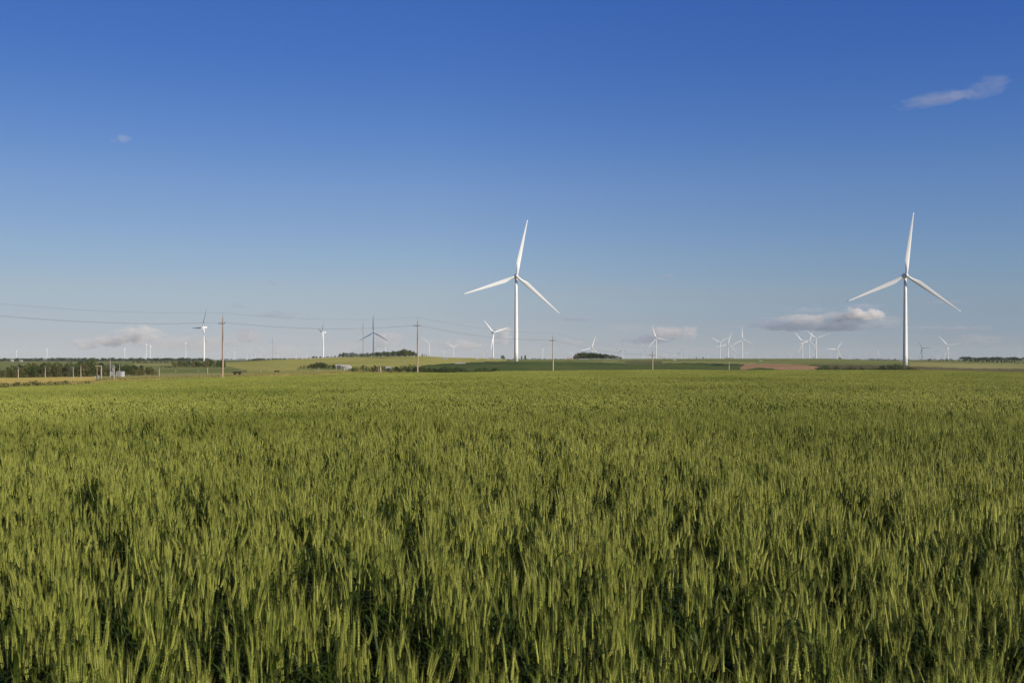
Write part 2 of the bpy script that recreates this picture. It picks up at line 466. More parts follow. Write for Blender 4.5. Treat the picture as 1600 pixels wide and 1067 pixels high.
def tri_plant(r, lod):
    """one wheat plant at the origin; returns verts, triangles, material ids"""
    V = []; Fc = []; M = []
    def add(v, f, m):
        b = len(V); V.extend(v); Fc.extend([tuple(i + b for i in q) for q in f]); M.extend([m] * len(f))
    h = r.normal(.752, .05)                       # base of the ear
    la = r.uniform(0, 2 * PI); lean = abs(r.normal(0, .052))
    ca, sa = math.cos(la), math.sin(la)
    def axis(t):                                  # stem centre line
        b = lean * t * t
        return np.array([ca * b, sa * b, h * t])
    top = axis(1.0)
    nod = lean * 2 / h + abs(r.normal(0, .085))
    d = np.array([ca * math.sin(nod), sa * math.sin(nod), math.cos(nod)])
    ea = r.uniform(0, PI)
    u = np.array([math.cos(ea), math.sin(ea), 0]); u -= d * u.dot(d); u /= np.linalg.norm(u)
    w = np.cross(d, u)
    L = r.normal(.070, .012)
    if lod == 0:
        # stem, three sided
        rs = .0016
        pts = [axis(t) for t in (.25, .65, 1.0)]
        v = []
        for p in pts:
            for k in range(3):
                a = 2 * PI * k / 3
                v.append(p + np.array([math.cos(a), math.sin(a), 0]) * rs)
        f = []
        for i in range(2):
            for k in range(3):
                a, b = i * 3 + k, i * 3 + (k + 1) % 3
                f += [(a, b, b + 3), (a, b + 3, a + 3)]
        add(v, f, 3)
        # spikelets in two ranks
        n = 9
        for i in range(n):
            t = i / (n - 1)
            wd = .0046 * (1 - .45 * t) * (0.75 if i == 0 else 1)
            for s in (-1, 1):
                c = top + d * (L * (t * .92 + (.03 if s > 0 else 0)))
                o = u * s
                b0 = c; tip = c + d * L * .24 + o * wd * .85
                m1 = c + d * L * .10 + o * wd * 1.25 + w * wd * .8
                m2 = c + d * L * .10 + o * wd * 1.25 - w * wd * .8
                m3 = c + d * L * .09 + o * wd * .2
                add([b0, m1, m2, tip, m3], [(0, 1, 2), (1, 3, 2), (0, 4, 1), (0, 2, 4), (1, 4, 3), (2, 3, 4)], 0)
                # awns
                for q in range(1):
                    al = r.uniform(.035, .068)
                    sp = r.uniform(.10, .26)
                    dd = d + o * sp + w * r.normal(0, .12)
                    dd /= np.linalg.norm(dd)
                    side = np.cross(dd, np.array([r.normal(), r.normal(), 0.01])); side /= np.linalg.norm(side)
                    e = tip + dd * al
                    add([tip - side * .0006, tip + side * .0006, e], [(0, 1, 2)], 1)
        nl = 5
    elif lod == 1:
        v = [axis(.45) - u * .002, axis(.45) + u * .002, top + u * .002, top - u * .002]
        add(v, [(0, 1, 2), (0, 2, 3)], 3)
        c = top + d * L * .5; tip = top + d * L * 1.1
        add([top, c + u * .0066, c + w * .0050, c - u * .0066, c - w * .0050, tip],
            [(0, 2, 1), (0, 3, 2), (0, 4, 3), (0, 1, 4), (5, 1, 2), (5, 2, 3), (5, 3, 4), (5, 4, 1)], 0)
        for q in range(4):
            o = u * r.uniform(-1, 1) + w * r.uniform(-.7, .7)
            p = top + d * L * r.uniform(.3, .9) + o * .006
            dd = d + o * .22; dd /= np.linalg.norm(dd)
            side = np.cross(dd, np.array([r.normal(), r.normal(), .01])); side /= np.linalg.norm(side)
            add([p - side * .0014, p + side * .0014, p + dd * r.uniform(.04, .065)], [(0, 1, 2)], 1)
        nl = 2
    else:
        wd = .013
        for ax, mt_ in ((u, 0), (w, 1)):
            c = top + d * L * .5
            add([top, c + ax * wd, top + d * L * 1.9, c - ax * wd], [(0, 1, 2), (0, 2, 3)], mt_)
        add([axis(.6) - u * .004, axis(.6) + u * .004, top], [(0, 1, 2)], 3)
        nl = 1
    # leaves
    for q in range(nl):
        t0 = (.84, .70, .58, .46, .34)[q] + r.normal(0, .04)
        p = axis(t0)
        a = r.uniform(0, 2 * PI)
        o = np.array([math.cos(a), math.sin(a), 0]); sd_ = np.array([-o[1], o[0], 0])
        ll = r.uniform(.14, .24); wl = r.uniform(.0045, .0075) * (1 if lod == 0 else 1.35 if lod == 1 else 2.2)
        up = r.uniform(.5, 1.3); ns = (4, 3, 2)[lod]
        prev = None; v = []
        ang = up
        for k in range(ns + 1):
            tt = k / ns
            ww = wl * (.55 + 1.2 * tt) if tt < .4 else wl * (1.03 * (1 - ((tt - .4) / .6) ** 2) + .03)
            v += [p - sd_ * ww, p + sd_ * ww]
            p = p + (o * math.cos(ang) + np.array([0, 0, 1]) * math.sin(ang)) * (ll / ns)
            ang -= r.uniform(.9, 1.7) / ns * (1.3 if lod else 1)
        f = []
        for k in range(ns):
            b = 2 * k
            f += [(b, b + 1, b + 3), (b, b + 3, b + 2)]
        add(v, f, 2)
    return np.array(V), np.array(Fc), np.array(M)

def wheat_tile(name, size, density, lod, seed, ntemp=48):
    r = np.random.default_rng(seed)
    temps = [tri_plant(r, lod) for _ in range(ntemp)]
    n = int(size * size * density)
    # tillers grow in bunches, leaving small gaps between them
    nb = max(1, int(n / (6 if lod == 0 else 5)))
    cx = r.uniform(-size / 2, size / 2, (nb, 2))
    which = r.integers(0, nb, n)
    # thin spots, a hand or two across, where the stand opens up
    fx = r.uniform(0, 2 * PI, (6,)); kk = r.normal(0, 1, (6, 2)); kk *= (r.uniform(14, 30, 6) / np.linalg.norm(kk, axis=1))[:, None]
    thin = sum(np.sin(cx @ k_ + f_) for k_, f_ in zip(kk, fx)) / 6
    good = np.where(thin > (-.06 if lod == 0 else -.16))[0]
    which = good[r.integers(0, len(good), n)]
    P = cx[which] + r.normal(0, .026 if lod == 0 else .035, (n, 2))
    VV = []; FF = []; MM = []; off = 0
    hb = r.normal(1, .06, nb)
    for i in range(n):
        v, f, m = temps[r.integers(ntemp)]
        a = r.uniform(0, 2 * PI); c, s = math.cos(a), math.sin(a)
        k = hb[which[i]] * r.normal(1, .035)
        if r.random() < .05: k *= r.uniform(.78, .92)
        x = (v[:, 0] * c - v[:, 1] * s) * k + P[i, 0]
        y = (v[:, 0] * s + v[:, 1] * c) * k + P[i, 1]
        VV.append(np.stack([x, y, v[:, 2] * k], -1)); FF.append(f + off); MM.append(m); off += len(v)
    me = mesh_np(name, np.concatenate(VV), np.concatenate(FF), WM, np.concatenate(MM))
    return me

def wheat_layer(name, label, size, density, lod, nvar, d0, d1, seed):
    """one sheet of wheat: random tiles standing on the ground between two distances"""
    src = bpy.data.collections.new(name + '_source')
    for i in range(nvar):
        o = bpy.data.objects.new('wheat_patch', wheat_tile('wheat_patch', size, density, lod, seed + i))
        src.objects.link(o)
    r = np.random.default_rng(seed + 99)
    pts = []; rot = []; scl = []; idx = []
    n = int(d1 * 1.25 / size) + 2
    for iy in range(-14 if d0 == 0 else 0, n):
        for ix in range(-n, n + 1):
            x = (ix + .5) * size; y = (iy + .5) * size
            px, D = pd_of(x, y)
            D = float(D); px = float(px)
            rr = y                      # the sheets meet along straight lines across the field
            if (rr < d0 and d0 > 0) or rr >= d1: continue
            if y > 4 and abs(x) > 24 and not (-900 < 800 + F * x / y < 2500): continue
            if y <= 4 and abs(x) > 24: continue
            if D > edge_at(px) - size * .5 + 1.5: continue
            hgt = 1 + .12 * noise.noise(Vector((x / 16, y / 11, 3))) + .09 * noise.noise(Vector((x / 3.5, y / 3.5, 9)))
            # a low, thin wheel track across the field
            tr = 58 + (px - 900) * .004
            if px > 560 and abs(D - tr) < 2.2: hgt *= .74
            tr2 = 95 + (px - 900) * .02
            if px > 1150 and abs(D - tr2) < 4: hgt *= .78
            pts.append((x, y, float(T(x, y)) - .02))
            rot.append(r.integers(0, 4) * PI / 2)
            scl.append((1.0, 1.0, hgt))
            idx.append(int(r.integers(0, nvar)))
    me = bpy.data.meshes.new(name)
    me.from_pydata(pts, [], [])
    a = me.attributes.new('spin', 'FLOAT', 'POINT'); a.data.foreach_set('value', np.array(rot, dtype=np.float32))
    a = me.attributes.new('grow', 'FLOAT_VECTOR', 'POINT'); a.data.foreach_set('vector', np.array(scl, dtype=np.float32).ravel())
    a = me.attributes.new('which', 'INT', 'POINT'); a.data.foreach_set('value', np.array(idx, dtype=np.int32))
    o = obj(name, me)
    ng = bpy.data.node_groups.new(name, 'GeometryNodeTree')
    ng.interface.new_socket('Geometry', in_out='INPUT', socket_type='NodeSocketGeometry')
    ng.interface.new_socket('Geometry', in_out='OUTPUT', socket_type='NodeSocketGeometry')
    gi = ng.nodes.new('NodeGroupInput'); go = ng.nodes.new('NodeGroupOutput')
    m2p = ng.nodes.new('GeometryNodeMeshToPoints')
    iop = ng.nodes.new('GeometryNodeInstanceOnPoints')
    ci = ng.nodes.new('GeometryNodeCollectionInfo')
    ci.inputs['Collection'].default_value = src
    ci.inputs['Separate Children'].default_value = True
    ci.inputs['Reset Children'].default_value = True
    def na(nm, ty):
        x = ng.nodes.new('GeometryNodeInputNamedAttribute'); x.data_type = ty; x.inputs['Name'].default_value = nm
        return x.outputs['Attribute']
    ng.links.new(gi.outputs[0], m2p.inputs['Mesh'])
    ng.links.new(m2p.outputs[0], iop.inputs['Points'])
    ng.links.new(ci.outputs[0], iop.inputs['Instance'])
    iop.inputs['Pick Instance'].default_value = True
    ng.links.new(na('which', 'INT'), iop.inputs['Instance Index'])
    cx = ng.nodes.new('ShaderNodeCombineXYZ')
    ng.links.new(na('spin', 'FLOAT'), cx.inputs['Z'])
    e2r = ng.nodes.new('FunctionNodeEulerToRotation')
    ng.links.new(cx.outputs[0], e2r.inputs[0])
    ng.links.new(e2r.outputs[0], iop.inputs['Rotation'])
    ng.links.new(na('grow', 'FLOAT_VECTOR'), iop.inputs['Scale'])
    ng.links.new(iop.outputs[0], go.inputs[0])
    md = o.modifiers.new('scatter', 'NODES'); md.node_group = ng
    tag(o, label, kind='stuff')
    return len(pts)

wheat_layer('near_wheat', 'green bearded wheat with upright ears closest to the viewer', 1.0, 290, 0, 7, 0, 22, 100)
wheat_layer('middle_wheat', 'green wheat covering the middle of the field', 2.0, 250, 1, 4, 22, 110, 200)
wheat_layer('far_wheat', 'yellow green wheat reaching the far edge of the field', 4.0, 260, 1, 3, 110, 300, 300)

# ------------------------------------------------------------------ wind turbines
WHITE = simple('turbine_white_paint', (.80, .79, .77), .38, .4, .03, .3)
DARKVENT = simple('dark_louvre', (.06, .06, .065), .6)
RB = 53.0
HH = 80.0

def tower_mesh(n=32):
    mb = MB()
    prof = [(0, 1.9), (10, 1.87), (30, 1.72), (50, 1.52), (65, 1.34), (HH - 2.2, 1.15)]
    mb.tube([(0, 0, z) for z, r in prof], [r for z, r in prof], n)
    return mb.mesh('tower', [WHITE], True)

def nacelle_mesh():
    # length along +Y (away from the rotor), rounded box cross sections
    secs = [(-3.0, 1.35, 1.35, 0), (-2.6, 1.7, 1.75, .05), (0, 1.9, 2.0, .1), (4, 1.95, 2.05, .15), (7.2, 1.8, 1.9, .2), (7.8, 1.4, 1.5, .25)]
    n = 20; v = []; f = []
    for (y, w, h, dz) in secs:
        for k in range(n):
            a = 2 * PI * k / n
            c, s = math.cos(a), math.sin(a)
            p = 3.2
            rr = (abs(c) ** p + abs(s) ** p) ** (-1 / p)
            v.append((c * rr * w, y, s * rr * h + dz))
    for i in range(len(secs) - 1):
        for k in range(n):
            a, b = i * n + k, i * n + (k + 1) % n
            f.append((a, b, b + n, a + n))
    f.append(tuple(range(n - 1, -1, -1))); f.append(tuple(range(len(v) - n, len(v))))
    mb = MB(); mb.add(v, f)
    return mb

def hub_mesh(n=24):
    prof = [(0.9, 1.5), (0.3, 1.62), (-.6, 1.65), (-1.4, 1.5), (-2.1, 1.1), (-2.6, .55), (-2.75, .05)]
    mb = MB()
    mb.tube([(0, y, 0) for y, r in prof], [r for y, r in prof], n)
    return mb.mesh('hub', [WHITE], True)

def blade_mesh(ns=26, n=20):
    """blade pointing up +Z; rotor axis along Y; trailing edge towards -X"""
    v = []; f = []
    for i in range(ns):
        t = i / (ns - 1)
        z = 1.2 + (RB - 1.2) * t
        if t < .05: chord, thick, circ = 2.1, 2.1, 1.0
        elif t < .22:
            q = (t - .05) / .17; q = q * q * (3 - 2 * q)
            chord = 2.1 + (3.9 - 2.1) * q; thick = 2.1 + (1.15 - 2.1) * q; circ = 1 - q
        else:
            q = (t - .22) / .78
            chord = 3.9 * (1 - q) ** .9 + .55 * q if q < .97 else .45
            chord = max(chord, .28); thick = chord * (.27 - .13 * q); circ = 0
        tw = R(16) * (1 - t) ** 2 + R(6)
        pre = -2.2 * t * t                     # blade bends up-wind
        for k in range(n):
            a = 2 * PI * k / n
            c, s = math.cos(a), math.sin(a)
            # circle section
            xc, yc = c * chord * .5, s * thick * .5
            # aerofoil section, leading edge +X, quarter chord near the axis
            u = (1 - c) / 2
            th = thick * .5 * 2.6 * (math.sqrt(max(u, 0)) * (1 - u)) * 1.0
            xa = chord * (.30 - u); ya = th * (1 if s >= 0 else -1) * (1 if abs(s) > 1e-6 else 0)
            x = xc * circ + xa * (1 - circ); y = yc * circ + ya * (1 - circ)
            v.append((x * math.cos(tw) - y * math.sin(tw), x * math.sin(tw) + y * math.cos(tw) + pre, z))
    for i in range(ns - 1):
        for k in range(n):
            a, b = i * n + k, i * n + (k + 1) % n
            f.append((a, b, b + n, a + n))
    f.append(tuple(range(n - 1, -1, -1))); f.append(tuple(range(len(v) - n, len(v))))
    me = mesh_np('blade', v, f, [WHITE], None, True)
    return me

TOWER = tower_mesh(); HUB = hub_mesh(); BLADE = blade_mesh()
NAC = nacelle_mesh().mesh('nacelle', [WHITE], True)
lv = MB()
lv.box(-1.1, 1.1, 7.81, 7.88, -.7, 1.0)
LOUV = lv.mesh('vent', [DARKVENT])
vn = MB()
vn.tube([(0, 6.2, 2.0), (0, 6.2, 4.0)], .07, 6); vn.box(-.5, .5, 6.15, 6.25, 3.1, 3.2); vn.tube([(-.5, 6.2, 3.2), (-.5, 6.2, 3.7)], .09, 6)
MAST = vn.mesh('weather_mast', [DARKVENT])
dm = MB(); dm.box(-.45, .45, -1.94, -1.7, .8, 2.9)
DOORM = simple('grey_door', (.35, .36, .37), .5)
DOOR = dm.mesh('door', [DOORM])

def turbine(px, hubrow, Rpx, theta, yaw, label, group, D=None, detail=1):
    D = D or RB * F / Rpx
    x = (px - 800) / F * D
    gz = float(T(x, D))
    hz = EYE + (HZ - hubrow) / F * D
    H = hz - gz
    t = empty('wind_turbine', (x, D, gz - .3), R(yaw) - math.atan2(x, D))   # yaw is measured from the line of sight
    tag(t, label, 'wind turbine', group)
    obj('tower', TOWER, t, scale=(1, 1, (H + .3) / HH))
    obj('nacelle', NAC, t, (0, 0, H + .3))
    if detail > 1:
        obj('vent', LOUV, t, (0, 0, H + .3)); obj('weather_mast', MAST, t, (0, 0, H + .3))
        obj('door', DOOR, t, (0, 0, .3))
    obj('hub', HUB, t, (0, -3.9, H + .3))
    for k in range(3):
        obj('blade', BLADE, t, (0, -3.9, H + .3), (0, R(theta + 120 * k), 0))
    return t

GB = 'the two tall white turbines that stand closest'
turbine(806.5, 432, 88.5, 11, 6, 'tall white wind turbine rising behind the centre of the wheat field, one blade almost upright', GB, detail=2)
turbine(1414.5, 431, 97.5, 6, 12, 'tallest white wind turbine, near the right edge, standing behind dark bushes', GB, detail=2)
GM_ = 'wind turbines in the middle distance'
GF = 'small wind turbines near the horizon'
for a in [
 (25.6, 548, 9, 30, -80, 'small white wind turbine farthest to the left, seen edge-on above the tree belt', GF),
 (73.6, 546, 10, 10, -84, 'white wind turbine seen edge-on, tower rising straight from the left end of the tree belt', GF),
 (194.8, 544.7, 12, 20, -84, 'white wind turbine seen edge-on just right of the white cabin', GF),
 (228.4, 539, 13, -12, -70, 'white wind turbine below the pink cloud, left one of a close pair', GF),
 (234.9, 540.6, 13, 4, -84, 'white wind turbine below the pink cloud, right one of a close pair, blades edge-on', GF),
 (290.3, 537.3, 13, -2, -42, 'white wind turbine midway between the pink cloud and the brown utility pole', GM_),
 (318.7, 511.7, 34, 30, -64, 'white wind turbine seen obliquely, just left of the nearest brown utility pole', GM_),
 (505.2, 519.6, 28, -76, -80, 'white wind turbine seen side-on with its rotor to the left, left of the hilltop grove', GM_),
 (583.3, 519.6, 26.3, 0, 0, 'grey shaded wind turbine behind the hilltop grove, blades like an upturned Y', GM_),
 (602.7, 534.5, 12, 40, -30, 'small pale wind turbine peeping over the hilltop grove beside the grey one', GF),
 (670.4, 535.4, 15.5, 64, -15, 'white wind turbine just right of the second utility pole, blades spread like a Y', GM_),
 (708.5, 542.6, 10.5, 62, 20, 'small wind turbine above the hill crest, between the pole and the oblique turbine', GF),
 (770.6, 519.6, 28, -46, 36, 'white wind turbine left of the tall central one, a blade pointing upper left', GM_),
 (848.2, 544.7, 11, 30, -78, 'small wind turbine seen side-on, just left of the third utility pole', GF),
 (924.8, 543.3, 19.5, 17, 12, 'white wind turbine whose rotor shows above the round tree grove', GM_),
 (1025.2, 528.2, 20.5, -19, 10, 'white wind turbine right behind the fourth utility pole, one blade pointing right', GM_),
 (1125, 534.7, 16.5, 59, 8, 'white wind turbine, left one of three above the fifth pole, blades like a Y', GM_),
 (1137.6, 537.6, 20, 16, 8, 'white wind turbine directly behind the fifth utility pole', GM_),
 (1160, 529.7, 20, -2, 8, 'white wind turbine right of the fifth pole, one blade straight up', GM_),
 (1253.9, 533.7, 20, -39, 10, 'white wind turbine, left one of the crossed-blade trio above the ploughed field', GM_),
 (1264.7, 533.2, 18, 18, 14, 'white wind turbine, middle one of the three whose blades cross', GM_),
 (1275.3, 528.6, 20.5, -50, 8, 'white wind turbine, right one of the three whose blades cross', GM_),
 (1307.5, 545.7, 17, 34, 18, 'white wind turbine halfway between the crossed trio and the tallest turbine', GM_),
 (1372.2, 554.5, 9.5, 2, 12, 'small white wind turbine left of the tallest turbine, one blade straight up', GF),
 (1440.7, 543.9, 14, -34, 30, 'bluish grey shaded wind turbine just right of the tallest turbine', GM_),
 (1481, 540, 21.5, -42, 12, 'bright white wind turbine above the dark treeline at the right', GM_),
 (1490, 554, 7.8, 54, 8, 'small wind turbine tucked just right of the bright one over the right treeline', GF),
 (1466, 556, 6.2, -50, 8, 'small wind turbine tucked just left of the bright one over the right treeline', GF),
 (1236, 553.6, 6.5, 62, 8, 'small wind turbine just left of the trio with crossed blades', GF),
 (1271, 553.2, 7.2, -30, 8, 'small wind turbine seen between the towers of the crossed trio', GF),
 (1167, 553, 6.8, -62, 8, 'small wind turbine just right of the one with its blade straight up', GF),
 (1064.7, 550.5, 9, 14, -30, 'small wind turbine alone, midway between the fourth and fifth utility poles', GF),
 (973, 546, 11, 0, -30, 'small wind turbine just right of the round tree grove', GF),
 (1003.5, 549, 9, -30, -20, 'small wind turbine just left of the fourth utility pole', GF),
 (393.3, 551.8, 8.2, -18, -40, 'brightest of the small wind turbines just right of the nearest utility pole', GF),
 (434.2, 549.5, 8.6, -10, -50, 'small wind turbine just right of the thin dark mast left of the hill', GF)]:
    turbine(*a)
TINY = [(199.8, 555.5, 5, 0, -80), (225.4, 555, 5.5, 10, -80), (254.3, 552.5, 6, 4, -78), (354.8, 551.5, 7, 30, -60), (366.7, 549.8, 8, 8, -78),
        (386, 554, 5.5, 40, -40), (399.3, 552.6, 7, 10, -70), (406.7, 553.5, 6, 60, -70), (418, 554.5, 6, 0, -60), (428.5, 552.6, 6.5, 25, -60),
        (459.6, 552.2, 7, -10, -60), (463.4, 553, 6, 20, -40), (472.4, 555, 5.5, 50, -40), (479, 551.6, 7, 12, -60), (488.4, 552.6, 6.2, -30, -50),
        (694, 550.5, 7, 60, -10), (739, 553, 6, 0, -30), (756.4, 554, 5.5, 20, -20), (784, 554.6, 5, 45, -30), (854.5, 551.8, 6.5, 0, -60),
        (859, 554.6, 5.5, 20, -50), (878, 552.6, 6, -20, -50), (894, 551.4, 7.5, 40, 0), (963.9, 549.6, 8, 0, -50), (981, 554, 6, 30, -30),
        (1007, 551, 6.5, 0, -40), (1041, 554.6, 6, 40, 0), (1054.4, 554, 6, 10, 10), (1073.5, 556, 5, 0, 0), (1079.6, 555.4, 5.2, 30, -60),
        (1095, 555.4, 5, 14, -50), (1106.6, 554.6, 6, -10, -60), (1111, 555.4, 5, 50, -30), (1148, 556, 5, 30, 0), (1174.6, 556.2, 4.6, 20, 0),
        (1185.7, 554.6, 5.6, 0, -40), (1202.3, 555.4, 5, 50, 0), (1221, 556.4, 4.5, 15, 0), (1298, 555.6, 6.4, -20, 0), (1328, 556.6, 6, 0, 0),
        (1360.6, 556.6, 6.5, 0, -20), (1394.8, 558, 5.6, -20, 10), (1421.6, 558, 6, 4, 0), (1560, 557.6, 5, 30, 0), (1583, 557, 5, 10, 0), (1592, 555.8, 6.5, 0, 20)]
for (px, hr, rp, th, yw) in TINY:
    if px < 300: lb = 'tiny faint wind turbine on the horizon left of the nearest utility pole'
    elif px < 500: lb = 'tiny faint wind turbine on the horizon between nearest utility pole and hill'
    elif px < 800: lb = 'tiny faint wind turbine on the crest between second pole and tall central turbine'
    elif px < 900: lb = 'tiny faint wind turbine between the tall central turbine and the round grove'
    elif px < 1120: lb = 'tiny faint wind turbine on the horizon between the round grove and the fifth pole'
    elif px < 1240: lb = 'tiny faint wind turbine between the fifth pole and the crossed trio'
    elif px < 1400: lb = 'tiny faint wind turbine between the crossed trio and the tallest turbine'
    elif px < 1450: lb = 'tiny faint wind turbine just right of the tower of the tallest turbine'
    else: lb = 'tiny faint wind turbine on the horizon at the far right'
    turbine(px, hr, rp, th, yw, lb, lb.replace('turbine', 'turbines'))

# ------------------------------------------------------------------ utility poles and wires
WOOD = simple('pole_wood', (.38, .28, .20), .85, .15, .75, 2.2)
PALE = simple('weathered_pole_wood', (.37, .32, .23), .85, .15, .2, 1.5)
STEEL = simple('galvanised_steel', (.22, .23, .25), .5, .4, metallic=.3)
INSUL = simple('dark_insulator', (.07, .06, .06), .3, .5)
WIRE = simple('wire_metal', (.08, .085, .09), .5, .4)
Y1 = 240.0
LINE = Vector((.1749, .2194, 0)).normalized()
PERP = Vector((LINE.y, -LINE.x, 0))
pole_rows = {0: 488.7, 1: 495.4, 2: 520.5, 3: 545.2, 4: 560.3, 5: 574.2}
POLE_LB = {0: 'brown wooden utility pole nearest to the viewer, at the left with dark crossarm',
           1: 'second utility pole in the row, reddish wood, right of the hilltop grove',
           2: 'third utility pole in the row, just right of the tall central turbine',
           3: 'fourth utility pole in the row, in front of a white turbine', 4: 'fifth and shorter-looking utility pole, in front of three turbines',
           5: 'last utility pole, only its pale top showing before the ploughed field', -1: 'utility pole beyond the left end of the overhead wires'}
top_pts = {}
mp = MB(); mp.tube([(0, 0, 0), (0, 0, .75), (0, 0, 1)], [.24, .19, .17], 12)
POLE_M = mp.mesh('post', [WOOD], True)
mp = MB(); mp.tube([(0, 0, 0), (0, 0, 1)], [.15, .10], 12)
POLE_P = mp.mesh('post', [PALE], True)
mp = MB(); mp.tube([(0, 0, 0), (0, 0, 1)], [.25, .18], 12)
PALE2 = simple('pale_pole_wood', (.44, .37, .26), .85, .15, .2, 1.5)  # paler wood tone than the other posts
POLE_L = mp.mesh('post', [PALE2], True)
mc = MB(); mc.box(-1.25, 1.25, -.06, .06, -.07, .07)
ARM = mc.mesh('crossarm', [STEEL])
mi_ = MB()
mi_.tube([(0, 0, .072), (0, 0, .16), (0, 0, .17), (0, 0, .22), (0, 0, .23), (0, 0, .3)], [.03, .03, .07, .07, .045, .04], 8)
INS = mi_.mesh('insulator', [INSUL], True)
mt = MB(); mt.tube([(0, 0, -.35), (0, 0, 1.15)], .04, 8); mt.box(-.09, .09, -.05, .05, 1.12, 1.2)
BRACKET = mt.mesh('top_bracket', [STEEL])
for n in range(-1, 6):
    x = -.2905 * Y1 + n * .1749 * Y1; y = Y1 * (1 + .2194 * n)
    gz = float(T(x, y))
    if n >= 0: tz = EYE + (HZ - pole_rows[n]) / F * y
    else: tz = 14.2
    t = empty('utility_pole', (x, y, gz - .2), math.atan2(PERP.y, PERP.x))
    tag(t, POLE_LB[n], 'utility pole', 'utility poles in a line across the field edge')
    H = tz - gz + .2
    hp = H - 1.15
    obj('post', POLE_M if n in (0, 1) else POLE_L, t, scale=(1, 1, hp))
    obj('top_bracket', BRACKET, t, (0, 0, hp))
    armz = hp - 1.45
    obj('crossarm', ARM, t, (0, -.27, armz))
    for s in (-1.15, 1.15): obj('insulator', INS, t, (s, -.27, armz))
    top_pts[n] = [Vector((x, y, tz))] + [Vector((x, y, gz - .2 + armz + .28)) + PERP * s - LINE * -.0 for s in (-1.15, 1.15)]
for w in range(3):
    mw = MB()
    for n in range(-1, 5):
        a, b = top_pts[n][w], top_pts[n + 1][w]
        sag = 1.15 if w == 0 else 1.35
        pts = [a.lerp(b, k / 14) - Vector((0, 0, sag * 4 * (k / 14) * (1 - k / 14))) for k in range(15)]
        mw.tube(pts, .016, 6)
    o = obj('overhead_wire', mw.mesh('overhead_wire', [WIRE]))
    tag(o, ['topmost overhead wire strung along the tips of the utility poles', 'lower overhead wire on the camera side of the crossarms',
            'lower overhead wire on the far side of the crossarms'][w], 'wire', 'overhead wires on the utility poles')
    if w: o['label'] = ['', 'lower overhead wire on the right-hand ends of the crossarms', 'lower overhead wire on the left-hand ends of the crossarms'][w]

# small distribution poles: (px, top row, base row, distance, label)
def small_pole(px, t, b, D, label, group='small pale poles across the pasture', rad=1.0, arm=True, name='wooden_pole', cat='pole'):
    p = at(px, D)
    H = EYE + (HZ - t) / F * D - p.z
    e = empty(name, (p.x, p.y, p.z - .1), R(random.uniform(-40, 40)))
    tag(e, label, cat, group)
    obj('post', POLE_P, e, scale=(rad, rad, H + .1))
    if arm:
        obj('crossarm', ARM, e, (0, -.2, H - .3), scale=(.5, 1, 1))
        for s in (-.5, .5): obj('insulator', INS, e, (s, -.2, H - .3))
    return e
SP = [
 (28.6, 573, 345, 'pale pole farthest left, in front of the dense tree belt', 1.2),
 (70.7, 573, 345, 'second pale pole from the left in front of the tree belt', 1),
 (114.3, 572.5, 330, 'pale pole left one of two close together by the tree belt', 1),
 (126.3, 571, 320, 'pale pole right one of two close together by the tree belt', 1),
 (178.4, 571, 268, 'pale pole standing just in front of the white cabin', 1.1),
 (248.7, 573, 330, 'pale pole alone between the white cabin and the small woodland', 1.1),
 (274.5, 576.5, 470, 'short pale pole left of the small woodland, beyond the lane', .9),
 (309.6, 577.5, 470, 'short pale pole below the middle of the small woodland', .9),
 (324.3, 573, 400, 'pale pole just left of the nearest brown utility pole', 1.2),
 (378, 575, 500, 'faint thin pole behind the dark flat wagon', .9),
 (407, 575, 430, 'pale pole between the dark wagon and the round dark grove', 1.2),
 (497.4, 575, 420, 'pale pole in front of the round dark grove', 1.1),
 (538, 571.5, 360, 'pale pole in front of the white barn', 1.3),
 (591.5, 574.5, 300, 'thin pale post, left one of a pair among the shrubs', .8),
 (594.4, 573, 300, 'thick pale post, right one of a pair among the shrubs', 2.2),
 (632, 561, 700, 'thin pole on the slope left of the second utility pole', 1),
 (554.5, 552, 1060, 'thin pole at the left foot of the hilltop grove', 1.3),
 (584, 553, 1060, 'thin pole at the middle foot of the hilltop grove', 1.3),
 (1344.5, 561, 1150, 'thin pole on the green field left of the tallest turbine', 1.2),
 (430, 571.5, 620, 'short white post on the pasture, left one of two', 1.2),
 (440.4, 570.5, 620, 'short white post on the pasture, right one of two', 1.2),
]
for px, t, D, lb, rad in SP:
    small_pole(px, t, 0, D, lb, rad=rad, arm=rad not in (2.2, .8) and 'post' not in lb)

# lattice masts
def lattice_mast(px, toprow, D, label, w=1.1, mat=STEEL):
    p = at(px, D)
    H = EYE + (HZ - toprow) / F * D - p.z
    e = empty('guyed_mast', p, 0)
    tag(e, label, 'mast', 'tall thin masts on the skyline')
    m = MB(); c = [(w * math.cos(a), w * math.sin(a)) for a in (PI / 2, PI * 7 / 6, PI * 11 / 6)]
    for x, y in c: m.tube([(x, y, 0), (x, y, H)], .13, 6)
    n = int(H / 3.0)
    for i in range(n):
        z0, z1 = H * i / n, H * (i + 1) / n
        for k in range(3):
            a, b = c[k], c[(k + 1) % 3]
            m.tube([(a[0], a[1], z0), (b[0], b[1], z1)], .07, 4)
    obj('lattice', m.mesh('lattice', [mat]), e)
    t = MB(); t.tube([(0, 0, H - .05), (0, 0, H + 3)], .12, 6)
    obj('antenna', t.mesh('antenna', [mat]), e)
    for k in range(3):
        a = PI / 2 + k * 2 * PI / 3
        g = MB()
        for fz in (.55, .95):
            g.tube([(0, 0, H * fz), (math.cos(a) * H * .5, math.sin(a) * H * .5, 0)], .05, 4)
        obj('guy_wire', g.mesh('guy_wire', [WIRE]), e)
